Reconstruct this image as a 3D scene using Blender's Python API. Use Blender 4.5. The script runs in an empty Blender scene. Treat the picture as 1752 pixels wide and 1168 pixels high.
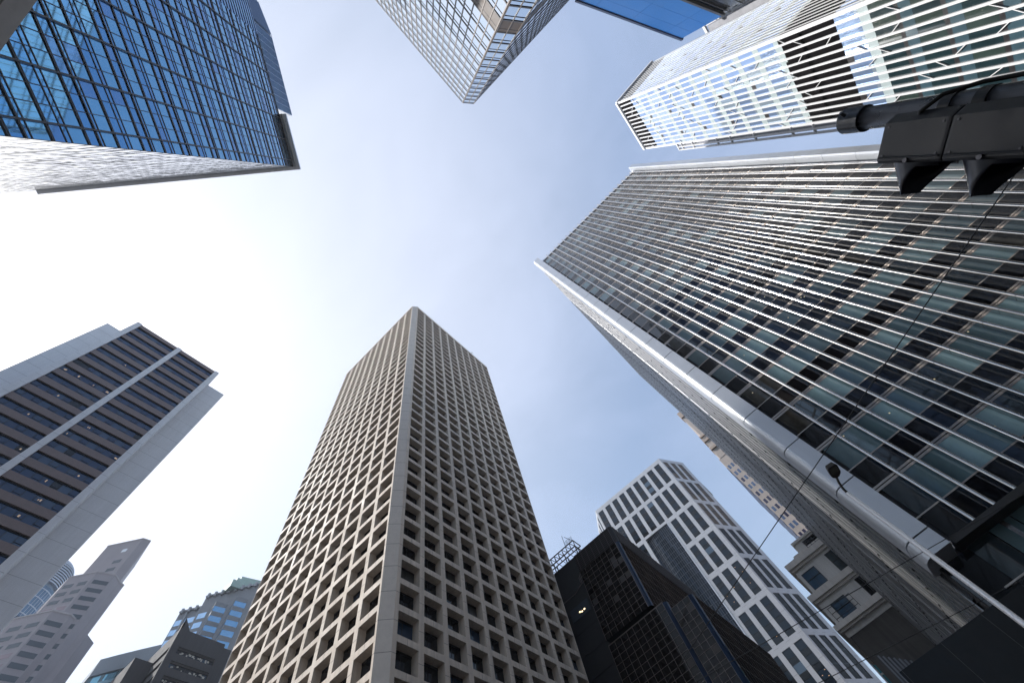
import bpy, math, random
from mathutils import Vector, Matrix
R = math.radians
random.seed(7)
scn = bpy.context.scene
col = scn.collection
EYE = 1.6

# ------------------------------------------------------------------ camera
FPX = 709.0
def _n(v):
    l = math.sqrt(sum(c * c for c in v)); return tuple(c / l for c in v)
def _x(a, b): return (a[1]*b[2]-a[2]*b[1], a[2]*b[0]-a[0]*b[2], a[0]*b[1]-a[1]*b[0])
_up = _n((729.6 - 876, 309.5 - 584, FPX))
_e = _n((1 - _up[0]*_up[0], -_up[0]*_up[1], -_up[0]*_up[2]))
_g = _x(_up, _e)
_t = R(46.5)
_E = tuple(math.cos(_t)*_e[i] + math.sin(_t)*_g[i] for i in range(3))
_G = tuple(-math.sin(_t)*_e[i] + math.cos(_t)*_g[i] for i in range(3))
right = Vector((_E[0], _G[0], _up[0])); down = Vector((_E[1], _G[1], _up[1])); fwd = Vector((_E[2], _G[2], _up[2]))
cam = bpy.data.cameras.new('camera')
cam.sensor_width = 36; cam.lens = 36 * FPX / 1752; cam.clip_end = 6000; cam.clip_start = 0.05
camo = bpy.data.objects.new('camera', cam); col.objects.link(camo)
m = Matrix.Identity(4)
for i in range(3):
    m[i][0] = right[i]; m[i][1] = -down[i]; m[i][2] = -fwd[i]
m[2][3] = EYE
camo.matrix_world = m
scn.camera = camo

# ------------------------------------------------------------------ light
SUN_AZ, SUN_EL = 111.0, 45.5           # azimuth measured from +X towards +Y
world = bpy.data.worlds.new('World'); scn.world = world; world.use_nodes = True
nt = world.node_tree; nt.nodes.clear()
def N(t, ty, **k):
    n = t.nodes.new(ty)
    for a, b in k.items(): setattr(n, a, b)
    return n
wo = N(nt, 'ShaderNodeOutputWorld'); bg = N(nt, 'ShaderNodeBackground'); bg.inputs[1].default_value = 0.12
sky = N(nt, 'ShaderNodeTexSky', sky_type='NISHITA', sun_disc=False)
sky.sun_elevation = R(SUN_EL); sky.sun_rotation = R(90 - SUN_AZ); sky.dust_density = .8; sky.air_density = 1.9; sky.ozone_density = 3.0
tc = N(nt, 'ShaderNodeTexCoord')
mp = N(nt, 'ShaderNodeMapping'); mp.inputs['Scale'].default_value = (1.6, 0.8, 2.2); mp.inputs['Rotation'].default_value = (0, 0, R(35))
nz = N(nt, 'ShaderNodeTexNoise'); nz.inputs['Scale'].default_value = 1.7; nz.inputs['Detail'].default_value = 9; nz.inputs['Roughness'].default_value = .58; nz.inputs['Distortion'].default_value = .5
rp = N(nt, 'ShaderNodeValToRGB'); rp.color_ramp.elements[0].position = .38; rp.color_ramp.elements[0].color = (.30, .30, .30, 1); rp.color_ramp.elements[1].position = .78; rp.color_ramp.elements[1].color = (.58, .58, .58, 1)
mx = N(nt, 'ShaderNodeMixRGB'); mx.inputs[2].default_value = (4.75, 5.6, 7.8, 1)
nt.links.new(tc.outputs['Generated'], mp.inputs[0]); nt.links.new(mp.outputs[0], nz.inputs[0]); nt.links.new(nz.outputs[0], rp.inputs[0])
nt.links.new(rp.outputs[0], mx.inputs[0]); nt.links.new(sky.outputs[0], mx.inputs[1]); dp = N(nt, 'ShaderNodeVectorMath', operation='DOT_PRODUCT'); dp.inputs[1].default_value = (math.cos(R(112))*math.cos(R(52)), math.sin(R(112))*math.cos(R(52)), math.sin(R(52)))
nrm = N(nt, 'ShaderNodeVectorMath', operation='NORMALIZE'); nt.links.new(tc.outputs['Generated'], nrm.inputs[0]); nt.links.new(nrm.outputs[0], dp.inputs[0])
gw = N(nt, 'ShaderNodeMapRange'); gw.inputs[1].default_value = .45; gw.inputs[2].default_value = 1.; gw.inputs[3].default_value = 0; gw.inputs[4].default_value = 1; nt.links.new(dp.outputs['Value'], gw.inputs[0])
pw = N(nt, 'ShaderNodeMath', operation='POWER'); pw.inputs[1].default_value = 1.15; nt.links.new(gw.outputs[0], pw.inputs[0])
gs_ = N(nt, 'ShaderNodeVectorMath', operation='SCALE'); gs_.inputs[0].default_value = (3.1, 2.55, 1.6); nt.links.new(pw.outputs[0], gs_.inputs['Scale'])
ad = N(nt, 'ShaderNodeVectorMath', operation='ADD'); nt.links.new(mx.outputs[0], ad.inputs[0]); nt.links.new(gs_.outputs[0], ad.inputs[1])
nt.links.new(ad.outputs[0], bg.inputs[0]); nt.links.new(bg.outputs[0], wo.inputs[0])
sl = bpy.data.lights.new('sun', 'SUN'); sl.energy = 4.4; sl.angle = R(.6); sl.color = (1, .965, .92)
so = bpy.data.objects.new('sun', sl); col.objects.link(so)
sd = Vector((math.cos(R(SUN_AZ))*math.cos(R(SUN_EL)), math.sin(R(SUN_AZ))*math.cos(R(SUN_EL)), math.sin(R(SUN_EL))))
so.rotation_euler = sd.to_track_quat('Z', 'Y').to_euler(); so.location = sd * 300
scn.view_settings.view_transform = 'Standard'; scn.view_settings.look = 'None'
scn.view_settings.exposure = 0.35; scn.view_settings.gamma = 1
scn.cycles.max_bounces = 8; scn.cycles.volume_bounces = 0

# ------------------------------------------------------------------ materials
MATS = {}
def mat(name, base, rough=.6, metal=0., spec=.5, var=.12, vs=.35, streak=0., bump=0., bs=8., emit=0., wav=0., wavs=.5):
    if name in MATS: return MATS[name]
    ma = bpy.data.materials.new(name); ma.use_nodes = True; t = ma.node_tree; b = t.nodes['Principled BSDF']
    b.inputs['Roughness'].default_value = rough; b.inputs['Metallic'].default_value = metal; b.inputs['Specular IOR Level'].default_value = spec
    b.inputs['Base Color'].default_value = (*base, 1)
    if emit:
        b.inputs['Emission Color'].default_value = (*base, 1); b.inputs['Emission Strength'].default_value = emit
    geo = None
    if var or streak or bump or wav: geo = N(t, 'ShaderNodeNewGeometry')
    if var:
        n1 = N(t, 'ShaderNodeTexNoise'); n1.inputs['Scale'].default_value = vs; n1.inputs['Detail'].default_value = 6; n1.inputs['Roughness'].default_value = .6
        t.links.new(geo.outputs['Position'], n1.inputs['Vector'])
        mr = N(t, 'ShaderNodeMapRange'); mr.inputs[1].default_value = .3; mr.inputs[2].default_value = .7; mr.inputs[3].default_value = 1 - var; mr.inputs[4].default_value = 1 + var
        t.links.new(n1.outputs[0], mr.inputs[0])
        last = mr.outputs[0]
        if streak:
            mp = N(t, 'ShaderNodeMapping'); mp.inputs['Scale'].default_value = (1.7, 1.7, .06)
            t.links.new(geo.outputs['Position'], mp.inputs[0])
            n2 = N(t, 'ShaderNodeTexNoise'); n2.inputs['Scale'].default_value = 1.3; n2.inputs['Detail'].default_value = 5
            t.links.new(mp.outputs[0], n2.inputs['Vector'])
            m2 = N(t, 'ShaderNodeMapRange'); m2.inputs[1].default_value = .35; m2.inputs[2].default_value = .7; m2.inputs[3].default_value = 1; m2.inputs[4].default_value = 1 - streak
            t.links.new(n2.outputs[0], m2.inputs[0])
            mm = N(t, 'ShaderNodeMath', operation='MULTIPLY'); t.links.new(last, mm.inputs[0]); t.links.new(m2.outputs[0], mm.inputs[1]); last = mm.outputs[0]
        vm = N(t, 'ShaderNodeVectorMath', operation='SCALE'); vm.inputs[0].default_value = base; t.links.new(last, vm.inputs['Scale'])
        t.links.new(vm.outputs[0], b.inputs['Base Color'])
        if rough > .15:
            mr3 = N(t, 'ShaderNodeMapRange'); mr3.inputs[1].default_value = .3; mr3.inputs[2].default_value = .7; mr3.inputs[3].default_value = rough*.85; mr3.inputs[4].default_value = min(1, rough*1.15)
            t.links.new(n1.outputs[0], mr3.inputs[0]); t.links.new(mr3.outputs[0], b.inputs['Roughness'])
    if bump or wav:
        n3 = N(t, 'ShaderNodeTexNoise'); n3.inputs['Scale'].default_value = wavs if wav else bs; n3.inputs['Detail'].default_value = 1 if wav else 5
        t.links.new(geo.outputs['Position'], n3.inputs['Vector'])
        bp = N(t, 'ShaderNodeBump'); bp.inputs['Strength'].default_value = 1.0 if wav else bump; bp.inputs['Distance'].default_value = wav if wav else .02
        t.links.new(n3.outputs[0], bp.inputs['Height']); t.links.new(bp.outputs[0], b.inputs['Normal'])
    MATS[name] = ma
    return ma

# ------------------------------------------------------------------ mesh helpers
def project(p):
    v = Vector(p) - Vector((0, 0, EYE)); z = v.dot(fwd)
    if z < .05: return None
    return 876 + FPX*v.dot(right)/z, 584 + FPX*v.dot(down)/z
def area_px(pts):
    q = [project(p) for p in pts]
    if any(a is None for a in q): return 0
    cx = sum(a[0] for a in q)/len(q); cy = sum(a[1] for a in q)/len(q)
    if not (-5 < cx < 1757 and -5 < cy < 1173): return 0
    return abs(sum(q[i][0]*q[(i+1) % len(q)][1] - q[(i+1) % len(q)][0]*q[i][1] for i in range(len(q))))/2
class MB:
    def __init__(s): s.v = []; s.f = []; s.m = []
    def poly(s, pts, m=0):
        k = len(s.v); s.v += [tuple(p) for p in pts]; s.f.append(tuple(range(k, k+len(pts)))); s.m.append(m)
    def hexa(s, b, t, m=0):            # two quads, bottom and top
        k = len(s.v); s.v += [tuple(p) for p in b] + [tuple(p) for p in t]
        for f in ((3, 2, 1, 0), (4, 5, 6, 7), (0, 1, 5, 4), (1, 2, 6, 5), (2, 3, 7, 6), (3, 0, 4, 7)):
            s.f.append(tuple(k+i for i in f)); s.m.append(m)
    def box(s, x0, x1, y0, y1, z0, z1, m=0):
        c = [(x0, y0), (x1, y0), (x1, y1), (x0, y1)]
        s.hexa([(a, b, z0) for a, b in c], [(a, b, z1) for a, b in c], m)
    def prism(s, xy, z0, z1, m=0):
        n = len(xy); k = len(s.v)
        s.v += [(a, b, z0) for a, b in xy] + [(a, b, z1) for a, b in xy]
        s.f.append(tuple(k+n-1-i for i in range(n))); s.f.append(tuple(k+n+i for i in range(n))); s.m += [m, m]
        for i in range(n):
            j = (i+1) % n; s.f.append((k+i, k+j, k+n+j, k+n+i)); s.m.append(m)
    def tube(s, pts, r, n=10, m=0, cap=True):
        pts = [Vector(p) for p in pts]; k = len(s.v); rr = r if isinstance(r, (list, tuple)) else [r]*len(pts)
        for i, p in enumerate(pts):
            d = (pts[min(i+1, len(pts)-1)] - pts[max(i-1, 0)]).normalized()
            a = d.orthogonal().normalized() if abs(d.z) > .99 else d.cross(Vector((0, 0, 1))).normalized(); b = d.cross(a)
            for j in range(n):
                t = 2*math.pi*j/n; s.v.append(tuple(p + (a*math.cos(t) + b*math.sin(t))*rr[i]))
        for i in range(len(pts)-1):
            for j in range(n):
                j2 = (j+1) % n; s.f.append((k+i*n+j, k+i*n+j2, k+(i+1)*n+j2, k+(i+1)*n+j)); s.m.append(m)
        if cap:
            s.f.append(tuple(k+n-1-j for j in range(n))); s.f.append(tuple(k+(len(pts)-1)*n+j for j in range(n))); s.m += [m, m]
    def build(s, name, mats, parent=None, smooth=False, kind=None, label=None):
        if not isinstance(mats, (list, tuple)): mats = [mats]
        o = Vector(ROOT[parent.name]) if parent is not None else Vector((0, 0, 0))
        me = bpy.data.meshes.new(name); me.from_pydata([tuple(Vector(v) - o) for v in s.v], [], s.f)
        for q in mats: me.materials.append(q)
        me.polygons.foreach_set('material_index', s.m)
        if smooth: me.polygons.foreach_set('use_smooth', [True]*len(s.f))
        me.update()
        ob = bpy.data.objects.new(name, me); col.objects.link(ob)
        if parent is not None: ob.parent = parent; ROOT[ob.name] = tuple(o)
        if kind: ob['kind'] = kind
        if label: ob['label'] = label
        return ob
def split(mb, name, mats, root, cap=100):
    """every separate piece of mb becomes a part of its own (largest in view first), the rest one part"""
    if not isinstance(mats, (list, tuple)): mats = [mats]
    own = {}; pieces = []
    for fi, f in enumerate(mb.f):
        g = own.get(f[0])
        if g is None: g = len(pieces); pieces.append([])
        for v in f: own[v] = g
        pieces[g].append(fi)
    sc = []
    for pc in pieces: sc.append((max(area_px([mb.v[i] for i in mb.f[fi]]) for fi in pc), pc))
    sc.sort(key=lambda a: -a[0])
    def emit(fis, kind=None):
        q = MB()
        for fi in fis: pass
        idx = {}
        for fi in fis:
            for v in mb.f[fi]:
                if v not in idx: idx[v] = len(q.v); q.v.append(mb.v[v])
            q.f.append(tuple(idx[v] for v in mb.f[fi])); q.m.append(mb.m[fi])
        q.build(name, mats, root, kind=kind)
    for a, pc in sc[:cap]: emit(pc)
    rest = [fi for a, pc in sc[cap:] for fi in pc]
    if rest: emit(rest, 'stuff')
ROOT = {}
def thing(name, label, cat, loc, group=None):
    o = bpy.data.objects.new(name, None); col.objects.link(o); o.location = loc; o.empty_display_size = 1
    o['label'] = label; o['category'] = cat
    if group: o['group'] = group
    ROOT[o.name] = tuple(loc)
    return o
class Face:
    """vertical wall plane from P0 to P1; s runs along it, d outwards (towards side of 'see')"""
    def __init__(s, P0, P1, see=(0, 0)):
        s.p = Vector(P0); u = Vector(P1) - s.p; s.L = u.length; s.u = u/s.L
        n = Vector((s.u.y, -s.u.x))
        if (Vector(see) - s.p).dot(n) < 0: n = -n
        s.n = n
    def __call__(s, a, z, d=0):
        q = s.p + s.u*a + s.n*d
        return (q.x, q.y, z)
    def box(s, mb, a0, a1, z0, z1, d0, d1, m=0):
        mb.hexa([s(a0, z0, d0), s(a1, z0, d0), s(a1, z0, d1), s(a0, z0, d1)], [s(a0, z1, d0), s(a1, z1, d0), s(a1, z1, d1), s(a0, z1, d1)], m)
    def quad(s, a0, a1, z0, z1, d=0, tilt=0.):
        t = [random.uniform(-tilt, tilt) for _ in range(3)]
        c = [-t[0]-t[1], t[0]-t[1], t[0]+t[1], -t[0]+t[1]]
        return [s(a0, z0, d+c[0]), s(a1, z0, d+c[1]), s(a1, z1, d+c[2]), s(a0, z1, d+c[3])]
def windows(root, quads, mats, name='window', cap=100):
    """quads: (points, material index). The largest in view become parts of their own, the rest one part."""
    q = sorted(quads, key=lambda a: -area_px(a[0]))
    for pts, mi in q[:cap]:
        mb = MB(); mb.poly(pts, 0); mb.build(name, mats[mi], root)
    if q[cap:]:
        mb = MB()
        for pts, mi in q[cap:]: mb.poly(pts, mi)
        mb.build(name, mats, root, kind='stuff')
def pick(ws):
    r = random.random()*sum(ws)
    for i, w in enumerate(ws):
        r -= w
        if r <= 0: return i
    return 0
dark_gap = mat('dark_gap', (.02, .02, .022), .8, var=0)
lamp_warm = mat('lamp_warm', (1, .78, .45), .5, emit=2.2, var=0)

# ------------------------------------------------------------------ ground
def struct(name, mb, m):
    o = mb.build(name, m); o['kind'] = 'structure'; return o
g = MB(); g.poly([(-900, -900, 0), (900, -900, 0), (900, 900, 0), (-900, 900, 0)])
struct('ground', g, mat('asphalt', (.06, .06, .062), .85, var=.2, vs=.8, bump=.3, bs=30))
g = MB()
for x0, x1, y0, y1 in ((-3.0, 27.0, 14, 110), (30, 120, -4.4, 10.5), (-3.0, 27, -70, -6)):
    g.box(x0, x0+.25, y0, y1, 0, .14); g.box(x1-.25, x1, y0, y1, 0, .14)
struct('kerb', g, mat('kerb_stone', (.3, .3, .29), .8, var=.2))

# ------------------------------------------------------------------ beige concrete grid tower
def beige_tower():
    H = 165.; Z = lambda r: r*H + EYE
    root = thing('office_tower', 'tall beige concrete tower with a grid of deep square window recesses and a chamfered corner', 'tower', (48, 58, 0))
    conc = mat('beige_concrete', (.70, .60, .50), .75, var=.10, vs=.35, streak=.18, bump=.12, bs=12)
    cham = mat('corner_stone', (.60, .55, .50), .8, var=.06, vs=1.5, bump=.3, bs=25)
    joint = mat('joint_dark', (.12, .11, .10), .9, var=0)
    gl = [mat('recess_glass', (.012, .014, .018), .06, spec=.5, var=0), mat('recess_glass_blue', (.02, .045, .09), .05, spec=.7, var=0), mat('recess_blind', (.05, .05, .048), .35, var=0)]
    FL = Face((27.9, 38.78), (27.9, 78.67)); FR = Face((29.3, 37.69), (69.5, 37.69))
    body = MB(); body.prism([(29.3, 39.6), (29.8, 39.1), (69.3, 39.1), (69.3, 78.5), (29.3, 78.5)], 0, Z(.996)); body.build('core', mat('core_wall', (.12, .115, .11), .8, var=0), root)
    pit = .0220*H; oh = .0172*H; dep = 1.2
    rows = [Z(.9738) - k*pit for k in range(45)]     # bottoms of the openings
    rows = [z for z in rows if z > 6]
    quads = []
    for F, s0, pp, ow, n in ((FL, .0020*H, .0244*H, .0198*H, 10), (FR, .0038*H, .02438*H, .0194*H, 10)):
        fr = MB(); edges = [s0 + i*pp for i in range(n)]
        xs = [0.] + [q for e in edges for q in (e, e+ow)] + [F.L]
        for i in range(0, len(xs), 2):
            if xs[i+1] - xs[i] > .02: F.box(fr, xs[i], xs[i+1], 0, Z(.9955), -dep, 0)
        for e in edges:
            zt = Z(.9955)
            for zb in rows:
                F.box(fr, e, e+ow, zb+oh, zt, -dep, 0); zt = zb
                F.box(fr, e + ow*.48, e+ow*.48+.035, zb+oh+.002, zb+pit-.002, 0, .004, 1) if zb != rows[0] else None
            F.box(fr, e, e+ow, 0, zt, -dep, 0)
        for i in range(0, len(xs), 2):
            for zb in rows:
                F.box(fr, xs[i]+.01, xs[i+1]-.01, zb+oh*.52, zb+oh*.52+.04, 0, .004, 1)
        fr.build('facade_grid', [conc, joint], root)
        pr = MB(); F.box(pr, 0, F.L, Z(.9955), Z(1), -1.2, .10); pr.build('parapet', conc, root)
        wf = MB()
        for e in edges:
            for zb in rows:
                F.box(wf, e, e+ow, zb+oh-.28, zb+oh-.002, -dep, -dep+.08)
                F.box(wf, e+ow*.5-.04, e+ow*.5+.04, zb, zb+oh-.28, -dep, -dep+.06)
        split(wf, 'window_frame', mat('window_bronze', (.03, .027, .025), .5, metal=.4, var=0), root)
        sl = MB()  # dark unseen strips added to cut light bouncing onto the recess undersides
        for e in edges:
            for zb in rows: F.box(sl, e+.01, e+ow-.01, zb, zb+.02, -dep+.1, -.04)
        split(sl, 'sill', mat('bounce_damping_dark', (.05, .048, .045), .7, var=0), root)
        for e in edges:
            for zb in rows:
                quads.append((F.quad(e, e+ow, zb, zb+oh, -dep+.03, .01), pick((.8, .06, .14))))
    windows(root, quads, gl)
    # faint ceiling lights behind some of the windows
    lt = MB()
    for F, s0, pp in ((FL, .0020*H, .0244*H), (FR, .0038*H, .02438*H)):
        for k in range(70):
            i = random.randrange(10); zb = random.choice(rows[18:]); e = s0+i*pp
            a = e + random.uniform(.3, 2.2); z = zb + random.uniform(.2, .8)
            lt.poly(F.quad(a, a+random.uniform(.12, .5), z, z+.10, -dep+.06))
    lt.build('ceiling_light', mat('ceiling_light', (1, .8, .5), .5, emit=.5, var=0), root, kind='stuff')
    c = MB(); c.prism([(27.9, 38.78), (29.3, 37.69), (29.45, 38.79), (28.95, 39.1)], 0, Z(1.0)-.05)
    FC = Face((27.9, 38.78), (29.3, 37.69))
    for zb in rows: FC.box(c, .005, FC.L-.005, zb+oh*.52, zb+oh*.52+.05, 0, .004, 1)
    c.build('corner_pier', [cham, joint], root)
    an = MB(); an.tube([(31, 45, Z(1)), (31, 45, Z(1)+2.2)], .05, 6); an.tube([(60, 38.6, Z(1)), (60, 38.0, Z(1)+.5), (60, 36.9, Z(1)+.4)], .09, 6); split(an, 'roof_fitting', dark_gap, root)
    rf = MB(); rf.box(29.4, 69.2, 39.7, 78.4, Z(.9962), Z(.9985)); rf.build('roof', mat('roof_grey', (.25, .25, .25), .9), root)
beige_tower()

# ------------------------------------------------------------------ silver fin tower
def fin_tower():
    H = 100.; Z = lambda r: r*H + EYE
    root = thing('office_tower', 'glass tower striped by long polished silver vertical fins, behind the street lamp', 'tower', (54, -21, 0))
    alu = mat('brushed_aluminium', (.56, .545, .53), .2, metal=1., var=.08, vs=.3, streak=.1)
    alup = mat('aluminium_panel', (.58, .61, .66), .36, metal=.35, spec=.7, var=.05, vs=.3, streak=.05)
    rib = mat('ribbed_steel', (.29, .29, .295), .36, metal=.85, spec=.8, var=.03, vs=.3)
    trn = mat('transom_bronze', (.42, .37, .33), .35, metal=.9, var=.1)
    gl = [mat('dark_vision_glass', (.02, .032, .04), .03, spec=1., var=0), mat('teal_blind_glass', (.28, .43, .45), .12, spec=1., var=.15, vs=.5),
          mat('grey_blind_glass', (.11, .18, .20), .06, spec=1., var=.1, vs=.5), mat('interior_glass', (.055, .048, .035), .04, spec=.6, var=.4, vs=1.2)]
    spg = [mat('black_spandrel_glass', (.006, .006, .008), .05, spec=.6, var=0, wav=.002, wavs=1.5)]
    F = Face((31.9, -6.48), (31.9, -36.45)); y0 = -6.48
    zb = 12.9 + .4
    body = MB(); body.box(32.1, 76.6, -37.4, -5.25, 0, Z(.985)); body.build('core', mat('core_dark', (.05, .05, .055), .7, var=0), root)
    rf = MB(); rf.box(31.7, 76.7, -37.2, -5.1, Z(.986), Z(.995)); rf.build('roof', alup, root)
    P = .0428*H; tops = [Z(.2099) + k*P for k in range(-2, 19)]
    ys = [-7.0] + [-8.40 - 1.305*k for k in range(22)] + [-36.45]
    quads = []; sp = []; tr = MB(); bl = MB()
    for bi in range(len(ys)-1):
        a0, a1 = -(ys[bi]-y0), -(ys[bi+1]-y0); a0 = max(a0, 0)
        run = 1
        for t in tops:
            if bi % 1 == 0: run = pick((.34, .20, .34, .12)) if random.random() < .55 else run
            vis0 = t - P*.60
            quads.append((F.quad(a0+.03, a1-.03, vis0, t-.36, .0, .006), run))
            sp.append((F.quad(a0+.03, a1-.03, t-P, vis0-.08, .0, .006), 0))
    for t in tops:
        F.box(tr, 0, F.L, t-.36, t-.20, -.1, .025); F.box(tr, 0, F.L, t-.14, t, -.1, .025); F.box(tr, 0, F.L, t-P*.6-.08, t-P*.6, -.1, .02)
    split(tr, 'transom', trn, root)
    windows(root, quads, gl); windows(root, sp, spg, 'spandrel_panel')
    # interior lights seen low down
    lt = MB()
    for k in range(22):
        bi = random.randrange(0, 12); ti = random.randrange(0, 9); a = -(ys[bi]-y0) + random.uniform(.2, .8); z = tops[ti] - random.uniform(.5, 1.6)
        if a < .2: continue
        lt.poly(F.quad(a, a+.09, z, z+.09, .012))
    lt.build('ceiling_light', mat('office_light', (1, .83, .5), .5, emit=.3, var=0), root, kind='stuff')
    ft = Z(.992)
    for k in range(22):
        y = -8.40 - 1.305*k; b = MB()
        w, xn, xb = .12, 31.30, 31.98
        xy = [(xb, y-w*.8), (xb, y+w*.8), (xn+.30, y+w*.85), (xn+.22, y+w)] + [(xn+.11-.11*math.sin(q), y+w*math.cos(q)) for q in [R(15*i) for i in range(1, 12)]] + [(xn+.22, y-w), (xn+.30, y-w*.85)]
        nseg = 11; zz0 = 12.1+EYE; L = (ft-zz0)/nseg
        for i in range(nseg): b.prism(xy[::-1], zz0+i*L+(.015 if i else 0), zz0+(i+1)*L-.015)
        b.build('fin', alu, root)
    tp = MB(); tp.box(31.9, 32.4, -36.5, -6.4, tops[-1], Z(.992)); tp.build('parapet', mat('parapet_metal', (.25, .25, .26), .4, metal=.8), root)
    # corner cladding panels: one per storey
    xy = [(32.6, -6.48), (30.49, -6.48), (30.49, -5.38), (30.53, -5.22), (30.63, -5.07), (30.78, -4.95), (30.97, -4.87), (31.2, -4.84), (32.3, -4.84), (32.6, -4.95)]
    back = MB(); back.prism([(32.6, -6.40), (30.60, -6.40), (30.60, -5.4), (30.9, -5.0), (31.3, -4.93), (32.6, -5.0)], 12.0+EYE, Z(.99)); back.build('corner_core', dark_gap, root)
    js = [Z(.9011) + P*2.3] + [Z(.9011) - .0429*H*k for k in range(-2, 19)]
    js = sorted(set(round(j, 3) for j in js if Z(.125) < j < Z(.995)))
    lv = [Z(.118)] + js + [Z(1)]
    for a, b_ in zip(lv[:-1], lv[1:]):
        if b_-a < .3: continue
        p = MB(); p.prism(xy, a+.04, b_-.04); p.build('cladding_panel', alup, root)
    xy2 = [(30.6, -37.6), (32.6, -37.6), (32.6, -36.45), (30.75, -36.45), (30.6, -36.6)]
    br = mat('bronze_cladding', (.17, .13, .16), .3, metal=.7, var=.1)
    for a, b_ in zip(lv[:-1], lv[1:]):
        if b_-a < .3: continue
        p = MB(); p.prism(xy2, a+.02, b_-.02); p.build('cladding_panel', alup, root)
    b2 = MB(); b2.box(30.8, 32.6, -37.5, -36.5, 12+EYE, Z(.99)); b2.build('corner_core', dark_gap, root)
    # ribbed flank
    w = MB(); w.box(32.7, 76.8, -5.3, -5.12, 12, Z(.992)); w.build('flank_wall', mat('flank_steel', (.07, .072, .078), .4, metal=.6, var=.05, vs=.25), root)
    x = 33.0; k = 0
    while x < 76.6:
        b = MB(); wd = .62 if k < 7 else random.choice((.3, .5, .75)); o_ = -.04 if k < 7 else -.08
        b.prism([(x, -5.12), (x+wd, -5.12), (x+wd, -5.0+o_), (x+wd*.95, -4.98+o_), (x+wd*.06, -4.98+o_), (x, -5.01+o_)][::-1], 11.0, Z(.99))
        b.build('rib', rib, root, smooth=False); x += 1.45 if k < 7 else wd+random.choice((.35, .5, .8)); k += 1
    jt = MB(); z = 16.
    while z < 98:
        for i in range(44):
            xx = 33.05 + i*1.0 + (.5 if int(z) % 2 else 0)
            if xx < 76.4: jt.box(xx, xx+.5, -5.125, -5.03, z, z+.09)
        z += P
    jt.build('panel_joint', dark_gap, root, kind='stuff')
    # podium under the fins
    pg = MB(); pg.box(32.0, 32.3, -44, -5.3, 0, 13.4); pg.build('podium_glass', mat('podium_dark_glass', (.008, .010, .014), .04, spec=.6, var=.3, vs=.6, wav=.004), root)
    sf = MB(); sf.box(30.9, 33.0, -44, -6.7, 13.42, 13.75); sf.build('soffit', mat('soffit_dark', (.03, .03, .03), .5), root)
    for yy in (-9.2, -14.5, -20, -25.5): 
        m_ = MB(); m_.box(31.85, 32.0, yy-.12, yy+.12, 10.7, 13.4); m_.build('podium_mullion', alu, root)
    for (yy, zz) in ((-7.6, 12.6), (-8.9, 12.3), (-10.6, 13.1), (-12.2, 12.0), (-14., 12.7)):
        m_ = MB(); m_.tube([(31.99, yy, zz), (31.96, yy, zz)], .11, 12); m_.build('downlight', lamp_warm, root)
    gr = MB(); gr.box(29.9, 31.9, -60, .13, 0, 9.0+EYE); 
    for zz in (3.2, 5.4, 7.6): gr.box(29.893, 29.9, -60, .13, zz, zz+.03, 1)
    for q in range(24): gr.box(29.893, 29.9, -2.2*q-.03, -2.2*q, 0, 10.58, 1)
    gr.build('granite_podium', [mat('black_granite', (.009, .009, .010), .35, spec=.25, var=.35, vs=2.), mat('granite_joint', (.05, .05, .05), .6, var=0)], root)
fin_tower()

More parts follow.
